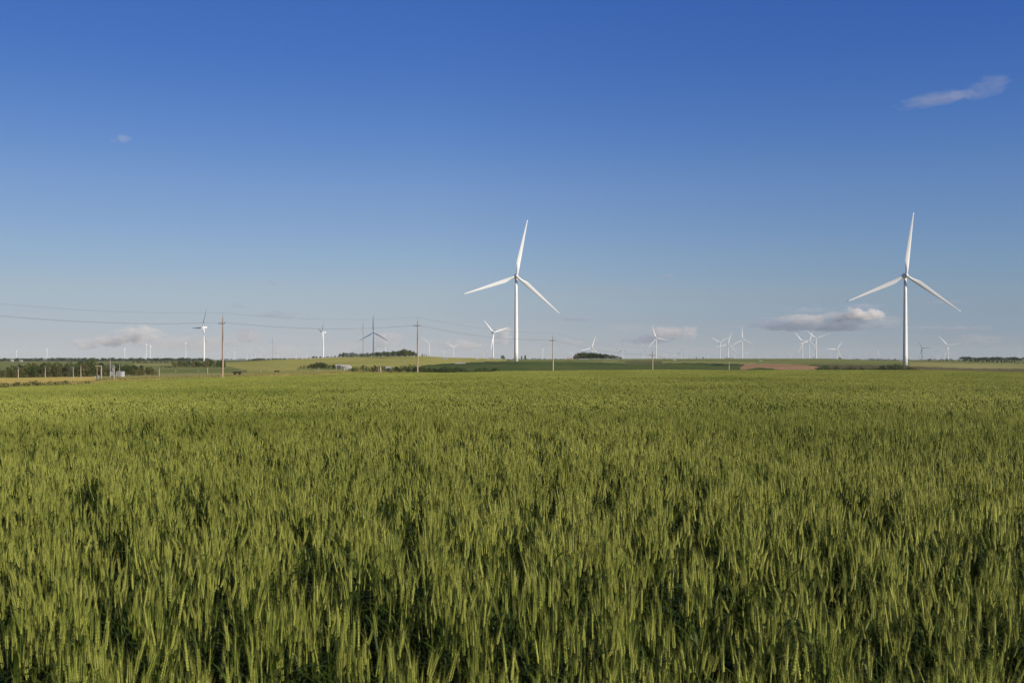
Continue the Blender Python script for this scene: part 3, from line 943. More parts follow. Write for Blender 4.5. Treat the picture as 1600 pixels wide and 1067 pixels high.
lattice_mast(426, 528, 3200, 'thin dark guyed mast left of the hill, above the pasture')
lattice_mast(567.2, 504.5, 2600, 'tall dark guyed mast rising from the hilltop grove beside the grey turbine')

# metering site: cabin, slim white mast, pole frame
CABW = simple('cabin_white_sheet', (.42, .40, .39), .5, .3, .06, 2)
CABR = simple('cabin_roof_grey', (.45, .44, .44), .6)
GREY = simple('grey_equipment', (.30, .31, .32), .5)
def cabin(px, D, w, h, d, label, rz=0, rose=False):
    p = at(px, D)
    e = empty('white_cabin', p, rz)
    tag(e, label, 'cabin')
    m = MB(); m.box(-w / 2, w / 2, -d / 2, d / 2, 0, h)
    for k in range(7): m.box(-w / 2 + w * (k + .45) / 7, -w / 2 + w * (k + .55) / 7, -d / 2 - .04, -d / 2 - .002, .05, h - .05)
    obj('wall', m.mesh('wall', [CABW]), e)
    r_ = MB(); v = [(-w / 2 - .15, -d / 2 - .15, h), (w / 2 + .15, -d / 2 - .15, h), (w / 2 + .15, d / 2 + .15, h), (-w / 2 - .15, d / 2 + .15, h), (-w / 2 - .15, 0, h + .35), (w / 2 + .15, 0, h + .35)]
    r_.add(v, [(0, 1, 5, 4), (3, 4, 5, 2), (0, 4, 3), (1, 2, 5), (0, 3, 2, 1)])
    obj('roof', r_.mesh('roof', [CABR]), e)
    dd = MB(); dd.box(-.45, .45, -d / 2 - .07, -d / 2 - .045, .05, 2.0)
    obj('door', dd.mesh('door', [GREY]), e)
cabin(188, 345, 2.1, 1.55, 2.0, 'small white cabin behind the pale pole, right part of the fenced metering site', R(-8))
cabin(175.6, 348, .6, 1.0, .6, 'narrow white cabinet left of the small white cabin', 0)
e = empty('pole_frame', at(156, 320), R(5)); tag(e, 'pale wooden pole frame with cross beam left of the slim white mast', 'pole frame')
for xx, rr in ((-.85, .6), (.45, 1.6)): obj('post', POLE_P, e, (xx, 0, 0), scale=(rr, rr, 4.1))
m = MB(); m.box(-1.3, .85, -.35, -.25, 3.95, 4.15); obj('cross_beam', m.mesh('cross_beam', [PALE]), e)
m = MB(); m.box(-.6, -.25, -.3, .3, 0, 1.0); m.box(-1.5, -1.2, -.3, .3, 0, .8); obj('ground_box', m.mesh('ground_box', [GREY]), e)
e = empty('slim_mast', at(172.2, 335), 0); tag(e, 'slim white mast rising above the tree belt beside the white cabin', 'mast')
m = MB(); m.tube([(0, 0, 0), (0, 0, 4), (0, 0, 8.2)], [.11, .08, .04], 8); obj('pole', m.mesh('pole', [CABW]), e)
e = empty('transformer_rack', at(174.6, 335), 0); tag(e, 'dark transformer rack between the slim white mast and the pale pole', 'transformer')
m = MB()
for xx in (-.5, .5): m.tube([(xx, 0, 0), (xx, 0, 4.2)], .08, 6)
for zz in (2.2, 3.2, 4.0): m.box(-.7, .7, -.06, .06, zz, zz + .12)
obj('frame', m.mesh('frame', [GREY]), e)
for xx in (-.35, .35):
    m = MB(); m.tube([(xx, -.3, 2.33), (xx, -.3, 3.1)], .2, 10); obj('transformer', m.mesh('transformer', [STEEL]), e)
small_pole(186.8, 567.5, 0, 360, 'thin grey pole rising behind the white cabin', rad=.7, arm=False)

# dark flat wagon and trough
DARKW = simple('dark_weathered_wood', (.035, .028, .022), .8)
TYRE = simple('black_tyre', (.02, .02, .02), .9)
def wagon(px, D, s, label):
    e = empty('flat_wagon', at(px, D), R(8)); tag(e, label, 'wagon')
    L = 2.9 * s
    m = MB(); m.box(-L / 2, L / 2, -.9, .9, .62 * s, .74 * s)
    obj('deck', m.mesh('deck', [DARKW]), e)
    m = MB(); m.box(-L / 2, L / 2, .82, .9, .742 * s, 1.25 * s); m.box(-L / 2, L / 2, -.9, -.82, .742 * s, 1.25 * s); m.box(-L / 2, -L / 2 + .08, -.8, .8, .742 * s, 1.25 * s); m.box(L / 2 - .08, L / 2, -.8, .8, .742 * s, 1.25 * s)
    obj('side_board', m.mesh('side_board', [DARKW]), e)
    for sx in (-.3, .3):
        for sy in (-.75, .75):
            m = MB(); m.tube([(sx * L, sy - .1, .31 * s), (sx * L, sy + .1, .31 * s)], .31 * s, 14)
            obj('wheel', m.mesh('wheel', [TYRE]), e)
wagon(370.5, 330, .9, 'dark flat wagon parked on the verge right of the nearest utility pole')
wagon(432.5, 390, .62, 'very small dark wagon by the green strip, right of the larger one')

# farm buildings far off
BW = simple('barn_white', (.46, .44, .40), .5, .3, .05, 1)
BR = simple('barn_roof_metal', (.46, .45, .43), .4, .4, .05, 1)
BP = simple('pinkish_siding', (.60, .42, .36), .7)
def barn(px, D, w, h, d, label, roof=BR, wall=BW, rz=0, name='farm_building', cat='building', arched=False):
    e = empty(name, at(px, D, -.2), rz); tag(e, label, cat)
    if arched:
        n = 14; v = []; f = []
        for i, yy in enumerate((-d / 2, d / 2)):
            for k in range(n + 1):
                a = PI * k / n
                v.append((-math.cos(a) * w / 2, yy, math.sin(a) * h))
        for k in range(n): f.append((k, k + 1, k + n + 2, k + n + 1))
        m = MB(); m.add(v, f); obj('roof', m.mesh('roof', [wall], True), e)
        for yy in (0, 1):
            m = MB(); m.add(v[yy * (n + 1):(yy + 1) * (n + 1)], [tuple(range(n + 1))]); obj('end_wall', m.mesh('end_wall', [wall]), e)
        m = MB(); m.box(-w * .18, w * .18, -d / 2 - .1, -d / 2 - .02, .2, h * .6); obj('door', m.mesh('door', [GREY]), e)
        return
    m = MB(); m.box(-w / 2, w / 2, -d / 2, d / 2, 0, h)
    m.add([(-w / 2, -d / 2, h), (-w / 2, d / 2, h), (-w / 2, 0, h * 1.4)], [(0, 1, 2)]); m.add([(w / 2, -d / 2, h), (w / 2, d / 2, h), (w / 2, 0, h * 1.4)], [(0, 2, 1)])
    obj('wall', m.mesh('wall', [wall]), e)
    o_ = .4
    m = MB(); v = [(-w / 2 - o_, -d / 2 - o_, h - .1), (w / 2 + o_, -d / 2 - o_, h - .1), (w / 2 + o_, 0, h * 1.4 + .1), (-w / 2 - o_, 0, h * 1.4 + .1), (-w / 2 - o_, d / 2 + o_, h - .1), (w / 2 + o_, d / 2 + o_, h - .1)]
    v2 = [(a, b, c + .18) for a, b, c in v]
    m.add(v + v2, [(0, 3, 2, 1), (3, 4, 5, 2), (6, 7, 8, 9), (9, 8, 11, 10), (0, 1, 7, 6), (4, 10, 11, 5), (0, 6, 9, 3), (3, 9, 10, 4), (1, 2, 8, 7), (2, 5, 11, 8)])
    obj('roof', m.mesh('roof', [roof]), e)
    m = MB(); m.box(-w * .12, w * .12, -d / 2 - .08, -d / 2 - .02, .2, h * .75); obj('door', m.mesh('door', [GREY]), e)
    for s in (-.32, .32):
        m = MB(); m.box(w * s - w * .05, w * s + w * .05, -d / 2 - .06, -d / 2 - .02, h * .4, h * .75); obj('window', m.mesh('window', [INSUL]), e)
barn(540.5, 560, 6.2, 2.7, 9, 'white barn with arched roof half hidden by dark trees below the hill', arched=True)
barn(530.5, 575, 3.2, 1.8, 4, 'small pale shed just left of the white arched barn')
barn(606.5, 520, 2.6, 1.5, 4, 'low pale shed roof showing over the shrubs left of the second pole')
barn(695.5, 1010, 5.5, .9, 4, 'long low white farm shed on the crest right of the second pole')
barn(716, 830, 5.0, .75, 4, 'low white shed on the slope left of the tall central turbine')
barn(724, 835, 3.0, .6, 3, 'small low white shed beside the long one on the slope')
barn(767, 1070, 6.5, 1.0, 4, 'white farm shed at the foot of the turbine left of the tall central one')
barn(762, 1000, 1.6, 1.5, 2, 'upright white farm hut left of the shed at the turbine foot')
barn(745.5, 1000, 2.2, 1.0, 2, 'tiny white farm hut on the crest farthest left of the huts')
barn(890, 1500, 7, 2.4, 5, 'pinkish farmhouse at the left end of the round grove', BP, BP)
barn(911, 1120, 9.0, .45, 3, 'long low pale building in front of the round grove')
barn(1140, 1240, 7.5, 1.0, 5, 'low white building behind the fifth utility pole')
barn(1144.5, 1250, 3.0, .9, 5, 'small white annex at the right end of the low white building')
barn(1054, 1050, 2.6, 1.0, 2, 'tiny pale hut on the green slope right of the fourth pole')
barn(1408, 1150, 4.5, .5, 3, 'low pale shed just left of the tallest turbine')
barn(1188, 1060, 3, .5, 3, 'tiny pale shed at the edge of the ploughed field')
barn(19, 2300, 5, 3.0, 5, 'pale farmhouse in the distant trees just left of the first edge-on turbine')
barn(33, 2300, 6, 2.4, 5, 'pale farm shed in the distant trees just right of the first edge-on turbine')

# ------------------------------------------------------------------ trees
def crown_mat(name, a, b):
    m = leafy(name, a, b, .22, .6, .9)
    return m
CM = [crown_mat('leaf_dark_green', (.055, .085, .022), (.095, .125, .032)),
      crown_mat('leaf_olive', (.11, .115, .035), (.17, .15, .05)),
      crown_mat('leaf_deep_green', (.035, .060, .022), (.062, .088, .03)),
      crown_mat('leaf_grey_green', (.085, .095, .045), (.12, .125, .06))]
BARK = simple('bark', (.10, .075, .055), .9, .1, .3, 3)

def crown_mesh(kind, seed, mat):
    """unit crown: z 0..1, half width about 0.42; thousands of small leaf faces in clumps"""
    r = np.random.default_rng(seed)
    P = []; S = []
    nclump = 40 if kind != 'bush' else 24
    for i in range(nclump):
        if kind == 'round':
            a = r.uniform(0, 2 * PI); ph = math.acos(r.uniform(-.95, 1)); q = r.uniform(.55, 1.0)
            c = np.array([math.cos(a) * math.sin(ph) * .36 * q, math.sin(a) * math.sin(ph) * .38 * q, .49 + math.cos(ph) * .41 * q])
            s = r.uniform(.08, .15)
        elif kind == 'tall':
            a = r.uniform(0, 2 * PI); z = r.uniform(.08, .93); w = .27 * math.sin(PI * min(1, (z + .1) * .95)) ** .6
            q = r.uniform(.3, 1)
            c = np.array([math.cos(a) * w * q, math.sin(a) * w * q, z]); s = r.uniform(.06, .11)
        elif kind == 'fir':
            a = r.uniform(0, 2 * PI); z = r.uniform(.08, .96); w = .26 * (1 - z) + .02
            q = r.uniform(.3, 1)
            c = np.array([math.cos(a) * w * q, math.sin(a) * w * q, z]); s = .05 * (1.3 - z)
        else:
            a = r.uniform(0, 2 * PI); z = r.uniform(.05, .85); w = .5 * (1 - .55 * z); q = r.uniform(.2, 1)
            c = np.array([math.cos(a) * w * q, math.sin(a) * w * q, z]); s = r.uniform(.10, .17)
        nl = 42
        d = r.normal(size=(nl, 3)); d /= np.linalg.norm(d, axis=1)[:, None]
        rad = s * r.uniform(.35, 1.15, nl) ** .6
        P.append(c + d * rad[:, None] * np.array([1, 1, .85])); S.append(np.full(nl, s))
    P = np.concatenate(P); n = len(P)
    P[:, 2] = np.clip(P[:, 2], .0, None)
    sz = r.uniform(.018, .034, n)
    nn = r.normal(size=(n, 3)); nn /= np.linalg.norm(nn, axis=1)[:, None]
    t = np.cross(nn, r.normal(size=(n, 3))); t /= np.linalg.norm(t, axis=1)[:, None]
    b = np.cross(nn, t)
    V = np.stack([P - t * sz[:, None], P - b * sz[:, None] * .6, P + t * sz[:, None], P + b * sz[:, None] * .6], 1).reshape(-1, 3)
    Fq = np.arange(n * 4).reshape(n, 4)
    return mesh_np('crown', V, Fq, [mat])

def trunk_mesh(kind, seed):
    r = random.Random(seed)
    m = MB()
    top = .62 if kind != 'fir' else .95
    m.tube([(0, 0, -.02), (.005, 0, .2), (.01, .005, .42), (0, .01, top)], [.028, .022, .017, .006], 7)
    if kind != 'fir':
        for k in range(6):
            a = k * 1.05 + r.uniform(0, .6); z = r.uniform(.2, .45)
            m.tube([(0, 0, z), (.12 * math.cos(a), .12 * math.sin(a), z + .13), (.24 * math.cos(a), .24 * math.sin(a), z + .3)], [.012, .008, .003], 5)
    return m.mesh('trunk', [BARK], True)

CROWNS = {}
def crown(kind, v, mi):
    k = (kind, v, mi)
    if k not in CROWNS: CROWNS[k] = crown_mesh(kind, 500 + v * 7 + len(kind), CM[mi])
    return CROWNS[k]
TRUNKS = {k: trunk_mesh(k, 3) for k in ('round', 'tall', 'fir', 'bush')}

def tree(px, D, H, label, group, kind='round', mi=0, wide=1.0, name=None):
    r = random
    v = r.randrange(4)
    p = at(px, D, -.07 * H)
    nm = name or {'fir': 'fir_tree', 'bush': 'bush'}.get(kind, 'tree')
    e = empty(nm, p, r.uniform(0, 6.28))
    tag(e, label, 'bush' if nm in ('bush', 'shrub') else 'sapling' if nm == 'sapling' else 'tree', group)
    w = H * wide
    if kind == 'bush': H *= 1.12
    obj('crown', crown(kind, v, mi), e, scale=(w, w, H))
    obj('trunk' if nm not in ('bush', 'shrub') else 'stem', TRUNKS[kind], e, scale=(w, w, H))
    return e

def row(px0, px1, n, D0, D1, toprow, label, group, kinds=('round',), mis=(0,), wide=(.9, 1.3), jitter=.12, name=None, first=None, last=None, tallest=None):
    """trees side by side; toprow: function or table giving the apparent row of the tree tops"""
    out = []
    for i in range(n):
        px = px0 + (px1 - px0) * (i + random.uniform(.1, .9)) / n
        D = random.uniform(D0, D1)
        tr = np.interp(px, *zip(*toprow)) if isinstance(toprow, list) else toprow
        gz = at(px, D).z
        H = EYE + (HZ - tr) / F * D - gz
        H *= 1 + random.uniform(-jitter, jitter * .35)
        H = max(H, .5)
        out.append((px, D, H))
    lo = min(range(n), key=lambda i: out[i][0]); hi = max(range(n), key=lambda i: out[i][0]); tl = max(range(n), key=lambda i: out[i][2])
    for i, (px, D, H) in enumerate(out):
        lb = label
        if first and i == lo: lb = first
        elif last and i == hi: lb = last
        elif tallest and i == tl: lb = tallest
        tree(px, D, H, lb, group, random.choice(kinds), random.choice(mis), random.uniform(*wide), name)

# belt along the creek at the left, three depths
BELT = [(-150, 574), (-40, 572), (0, 574), (22, 568), (45, 563.5), (70, 561.5), (130, 562.5), (160, 563.5), (200, 565.5), (222, 569), (248, 573)]
row(-140, 246, 44, 396, 410, [(a, b + 3) for a, b in BELT], 'leafy tree in the front rank of the dense belt behind the pale poles', 'trees in the front rank of the creek belt',
    ('round', 'round', 'tall'), (0, 1, 1, 3), (.8, 1.2), .2, last='tree ending the front rank of the dense belt on its right')
row(-140, 240, 46, 414, 440, BELT, 'leafy tree in the back rank of the dense belt left of the cabin', 'trees in the back rank of the creek belt',
    ('round', 'tall', 'round'), (0, 1, 2), (.8, 1.2), .08)
row(-140, 250, 40, 388, 396, [(-150, 586), (0, 584), (100, 581), (200, 579), (250, 580)], 'low bush at the foot of the dense tree belt', 'bushes at the foot of the creek belt',
    ('bush',), (0, 1, 2), (1.0, 1.6), .3, name='bush')
tree(143, 520, 9.4, 'round-topped tree standing taller than the belt behind the pole frame', 'single trees above the belt', 'round', 0, 1.1)
tree(128, 520, 8.0, 'small dark tree top showing above the belt just left of the round-topped one', 'single trees above the belt', 'round', 2, 1.2)
# small woodland left of the first pole
row(268, 352, 22, 700, 740, [(268, 563), (290, 562.5), (300, 561), (318, 562.5), (325, 559), (335, 562), (346, 559), (353, 564)], 'dark tree in the small woodland behind the nearest utility pole',
    'trees of the woodland behind the nearest pole', ('round', 'tall'), (0, 2, 1), (.7, 1.1), .15, first='tree at the left end of the small woodland', last='tree at the right end of the small woodland, partly behind the utility pole')
row(205, 270, 12, 1100, 1160, [(205, 563.5), (270, 564)], 'low dark tree in the thin line left of the small woodland', 'trees in the thin line left of the woodland', ('round',), (2, 0), (1.0, 1.6), .2)
row(250, 275, 5, 640, 660, [(250, 571), (275, 571.5)], 'dim low bush in the green field left of the woodland', 'bushes in the green field', ('bush',), (2, 3), (1.2, 1.7), .2, name='bush')
# grove in the pasture
row(468, 486, 4, 570, 590, [(468, 572), (486, 569.5)], 'small bush at the left end of the round dark grove', 'bushes beside the round dark grove', ('bush',), (2, 0), (1.2, 1.6), .15, name='bush')
row(484, 516, 9, 575, 600, [(484, 568), (492, 563.5), (500, 563), (508, 565), (516, 568)], 'dark tree in the round grove on the pasture left of the white barn', 'trees of the round dark grove',
    ('round',), (2, 0), (.9, 1.3), .12, tallest='tallest tree of the round dark grove left of the white barn')
row(518, 532, 4, 575, 590, [(518, 568), (524, 566.5), (532, 570)], 'dark tree between the round grove and the white barn', 'trees beside the white barn', ('round',), (2, 0), (.8, 1.1), .1)
# grove on the hill
row(529, 590, 18, 1100, 1160, [(529, 551.5), (535, 550), (550, 549.5), (562, 551), (590, 549)], 'tree in the left part of the long grove on the hilltop', 'trees in the left part of the hilltop grove', ('round', 'tall'), (2, 0), (.9, 1.3), .1,
    first='leftmost tree of the long hilltop grove')
row(588, 628, 14, 1100, 1160, [(588, 548.5), (610, 547), (628, 546)], 'tree in the middle of the long hilltop grove', 'trees in the middle of the hilltop grove', ('round',), (0, 2), (.9, 1.3), .1)
row(622, 651, 12, 1100, 1150, [(622, 546), (630, 543.5), (640, 544.5), (651, 550)], 'lighter tree in the taller right end of the hilltop grove', 'trees in the taller right end of the hilltop grove', ('round',), (1, 0), (.8, 1.2), .1,
    last='tree at the right end of the hilltop grove, beside the second pole')
row(482, 527, 12, 1150, 1190, [(482, 557.5), (490, 556), (505, 556.5), (527, 555)], 'low dark tree on the crest left of the hilltop grove', 'low trees on the crest left of the grove', ('round',), (2, 0), (1.1, 1.6), .25)
row(656, 672, 5, 1150, 1180, [(656, 553.5), (662, 552), (672, 554.5)], 'tiny tree on the crest just right of the second pole', 'tiny trees right of the second pole', ('tall', 'fir'), (2,), (.7, 1.1), .2)
row(388, 480, 26, 1500, 1600, [(388, 560), (400, 558.5), (430, 559), (480, 559.2)], 'low dark tree in the far line on the crest beneath the tiny turbines', 'low trees in the far line on the crest', ('round',), (2, 0), (1.6, 2.4), .2)
row(528, 652, 26, 1085, 1098, [(528, 555.2), (590, 553.8), (652, 554)], 'low bush along the foot of the long hilltop grove', 'bushes along the foot of the hilltop grove', ('bush',), (2, 0), (1.6, 2.6), .25, name='bush')
row(903, 972, 16, 1200, 1212, [(903, 558), (972, 559.8)], 'low bush along the foot of the round-topped grove', 'bushes along the foot of the round-topped grove', ('bush',), (2, 0), (1.6, 2.6), .25, name='bush')
row(526, 536, 4, 548, 553, [(526, 570), (536, 571)], 'dark bush in front of the left half of the white barn', 'bushes in front of the white barn', ('bush',), (2, 0), (.9, 1.2), .1, name='bush')
# shrubs along the ditch at the wheat's edge
row(545, 562, 5, 335, 350, [(545, 575), (552, 571), (562, 574)], 'shrub at the left end of the ditch row, right of the white barn', 'shrubs at the left end of the ditch', ('bush', 'round'), (0, 1), (.9, 1.2), .15, name='shrub')
row(562, 652, 22, 335, 365, [(562, 572), (568, 569), (575, 571), (592, 568), (603, 572), (618, 571), (632, 570), (640, 568), (652, 571)], 'dark green shrub in the ditch row left of the second utility pole', 'shrubs in the ditch left of the second pole',
    ('bush', 'round'), (0, 2, 3), (.8, 1.2), .2, name='shrub')
row(656, 735, 22, 335, 365, [(656, 570.0), (662, 572.0), (690, 573.0), (702, 569.5), (712, 573.0), (722, 572.5), (735, 576.0)], 'dark shrub in the ditch row right of the second utility pole', 'shrubs in the ditch right of the second pole',
    ('bush', 'round'), (2, 2, 0), (.9, 1.3), .2, name='shrub')
row(742, 788, 12, 330, 350, [(742, 575.0), (755, 572.5), (770, 574.5), (782, 574.0), (788, 578.0)], 'dark shrub at the right end of the ditch row before the tall central turbine', 'shrubs at the right end of the ditch', ('bush',), (2, 0), (.9, 1.3), .2, name='shrub')
# round grove right of centre
row(897, 915, 7, 1215, 1250, [(897, 554.5), (902, 549.5), (908, 549), (915, 548)], 'lighter tree in the left part of the round-topped grove', 'trees in the left part of the round-topped grove', ('round', 'round'), (1, 0), (.9, 1.2), .08,
    first='pointed dark tree at the left edge of the round-topped grove')
row(912, 973, 24, 1215, 1260, [(912, 548), (930, 549), (940, 550.5), (955, 552.5), (965, 555), (973, 558.5)], 'dark tree in the right part of the round-topped grove below a turbine rotor', 'trees in the right part of the round-topped grove', ('round',), (2, 0), (.9, 1.3), .1,
    last='low tree tapering off the right end of the round-topped grove')
row(882, 897, 4, 1210, 1230, [(882, 560.5), (897, 558.5)], 'low bush at the pinkish farmhouse', 'bushes at the pinkish farmhouse', ('bush',), (2,), (1.2, 1.8), .2, name='bush')
tree(785.5, 1250, 6.5, 'small round tree on the crest just left of the tall central turbine', 'single trees on the skyline', 'round', 0, 1.3)
tree(815.2, 1250, 5.4, 'small pointed tree just right of the tall central turbine, left of its twin', 'single trees on the skyline', 'tall', 2, .8)
tree(820.6, 1250, 6.4, 'small pointed tree right of the tall central turbine, taller twin', 'single trees on the skyline', 'tall', 2, .9)
row(828, 850, 6, 1260, 1290, [(828, 560.0), (835, 559.2), (850, 560.2)], 'low bush on the skyline between central turbine and third pole', 'bushes on the skyline near the third pole', ('bush',), (2, 3), (1.6, 2.4), .2, name='bush')
tree(1088, 1300, 2.4, 'tiny dark bush on the skyline, left one of two near the fifth pole', 'tiny bushes on the skyline', 'bush', 2, 1.4)
tree(1098.5, 1300, 2.4, 'tiny dark bush on the skyline, right one of two near the fifth pole', 'tiny bushes on the skyline', 'bush', 2, 1.6)
tree(1312, 1300, 2.8, 'tiny bush on the skyline right of the turbine beyond the crossed trio', 'tiny bushes on the skyline', 'bush', 0, 1.8)
tree(1271.5, 1250, 2.2, 'tiny dark bush on the skyline between the towers of the crossed trio', 'tiny bushes on the skyline', 'bush', 2, 1.0)
# right: bushes before the tallest turbine
tree(1257, 640, 7.4, 'dark bush alone at the lower right of the ploughed field', 'bushes between ploughed field and tallest turbine', 'bush', 2, .9)
row(1264, 1282, 5, 560, 640, [(1264, 579), (1272, 577), (1282, 572)], 'low dark bush along the lower right rim of the ploughed field', 'bushes on the rim of the ploughed field', ('bush',), (2, 0), (.8, 1.1), .1, name='bush')
row(1280, 1302, 9, 600, 660, [(1280, 571.0), (1287, 568.0), (1296, 568.5), (1302, 573.0)], 'olive bush in the clump right of the ploughed field', 'bushes in the clump right of the ploughed field', ('bush', 'round'), (0, 1), (.6, .9), .1, name='bush')
row(1302, 1368, 18, 600, 680, [(1302, 572.0), (1318, 574.0), (1330, 570.0), (1342, 572.0), (1356, 574.5), (1368, 572.0)], 'scattered dark bush midway between the ploughed field and the tallest turbine', 'bushes midway to the tallest turbine', ('bush',), (0, 2, 1), (.6, .9), .12, name='bush')
row(1368, 1410, 16, 620, 700, [(1368, 572.0), (1380, 568.0), (1392, 570.0), (1402, 567.5), (1410, 569.0)], 'dark bush in the thicket left of the foot of the tallest turbine', 'bushes left of the foot of the tallest turbine', ('bush', 'round'), (2, 0), (.6, .9), .12, name='bush')
row(1408, 1436, 12, 620, 700, [(1408, 570.0), (1418, 572.5), (1425, 572.0), (1436, 575.5)], 'olive bush in the thicket right of the foot of the tallest turbine', 'bushes right of the foot of the tallest turbine', ('bush',), (0, 1), (.6, .9), .12, name='bush')
tree(1467, 700, 2.6, 'small dark bush alone on the brown field at the right', 'lone bushes on the right fields', 'bush', 2, 1.4)
# right treelines
row(1444, 1500, 16, 1480, 1560, [(1444, 561.5), (1450, 560), (1460, 563), (1470, 560.5), (1485, 562), (1500, 563)], 'green tree in the left part of the treeline at the far right', 'trees in the left part of the right treeline', ('round', 'fir'), (0, 2), (1.0, 1.7), .2,
    first='tree starting the treeline at the far right')
row(1498, 1612, 34, 1400, 1480, [(1498, 562.5), (1520, 560.5), (1535, 562), (1545, 560.5), (1560, 562.5), (1575, 562), (1590, 565), (1640, 566)], 'dark tree in the dense right part of the treeline at the far right', 'trees in the right part of the right treeline', ('round', 'tall', 'fir'), (2, 2, 0), (.9, 1.4), .25)
row(1444, 1640, 44, 1385, 1398, [(1444, 565.5), (1500, 566.2), (1640, 569)], 'low dark bush along the foot of the treeline at the far right', 'bushes along the foot of the right treeline', ('bush',), (2, 0), (1.4, 2.2), .2, name='bush')
row(1355, 1444, 26, 2200, 2400, [(1355, 561), (1444, 562.4)], 'low tree in the thin line crossing behind the tallest turbine', 'trees in the thin line behind the tallest turbine', ('round',), (2,), (1.6, 2.4), .2)
# planted saplings at the near edge of the dry meadow
random.seed(21)
for i in range(26):
    px = 3 + 5.45 * i + random.uniform(-.8, .8)
    D = 196 + px * .13
    H = (1.75 if px < 65 else 1.5 if px < 110 else 1.15) * random.uniform(.8, 1.15)
    lb = 'small dark sapling in the crowded part of the planted row by the dry meadow' if px < 62 else 'small dark sapling in the spaced part of the planted row by the dry meadow'
    if i == 25: lb = 'last sapling at the right end of the planted row'
    tree(px, D, H, lb, 'saplings planted in a row', 'bush', 2, random.uniform(.75, 1.0), name='sapling')

def woods(name, px0, px1, n, D0, D1, h0, h1, label, mi, seed):
    """far-off wood that reads as one mass"""
    r = random.Random(seed)
    base = crown_mesh('bush', seed, CM[mi])
    nv = len(base.vertices); co = np.empty(nv * 3, dtype=np.float32); base.vertices.foreach_get('co', co); co = co.reshape(-1, 3)
    sel = np.arange(0, nv // 4, 4)
    q = (sel[:, None] * 4 + np.arange(4)).ravel(); co = co[q]
    cc = co.reshape(-1, 4, 3); ctr = cc.mean(1, keepdims=True); co = (ctr + (cc - ctr) * 2.4).reshape(-1, 3)
    V = []; nq = len(co) // 4; Fq = []
    for i in range(n):
        p = at(r.uniform(px0, px1), r.uniform(D0, D1)); h = r.uniform(h0, h1); w = h * r.uniform(1.5, 2.6)
        a = r.uniform(0, 6.28); c, s = math.cos(a), math.sin(a)
        v = np.stack([(co[:, 0] * c - co[:, 1] * s) * w + p.x, (co[:, 0] * s + co[:, 1] * c) * w + p.y, co[:, 2] * h + p.z - .2], -1)
        V.append(v); Fq.append(np.arange(nq * 4).reshape(nq, 4) + i * nq * 4)
    o = obj(name, mesh_np(name, np.concatenate(V), np.concatenate(Fq), [CM[mi]]))
    tag(o, label, kind='stuff')
woods('distant_woods', -200, 330, 260, 2500, 3400, 6, 12, 'dark distant woods along the horizon at the left', 2, 31)
woods('distant_woods', -200, 1750, 520, 6500, 9500, 7, 13, 'faint bluish woods along the whole horizon', 2, 32)
woods('distant_woods', 1500, 1800, 120, 2300, 3000, 6, 12, 'dark distant woods behind the right treeline', 2, 33)

# rough grass along the verge
def verge_tufts():
    r = np.random.default_rng(5)
    n = 9000
    px = r.uniform(-150, 760, n); D = edge_at(px) + r.uniform(1, 60, n) ** 1.0
    x = (px - 800) / F * D; z = T(x, D)
    h = r.uniform(.2, .55, n); a = r.uniform(0, PI, n); w = r.uniform(.05, .14, n)
    lx = r.normal(0, .12, n); ly = r.normal(0, .12, n)
    V = np.stack([np.stack([x - np.cos(a) * w, D - np.sin(a) * w, z - .02], -1), np.stack([x + np.cos(a) * w, D + np.sin(a) * w, z - .02], -1), np.stack([x + lx, D + ly, z + h], -1)], 1).reshape(-1, 3)
    m = leafy('verge_blade', (.20, .20, .055), (.33, .26, .09), .3, .7, .3)
    o = obj('verge_grass', mesh_np('verge_grass', V, np.arange(3 * n).reshape(n, 3), [m]))
    tag(o, 'rough yellow green grass tufts along the field edge', kind='stuff')
verge_tufts()

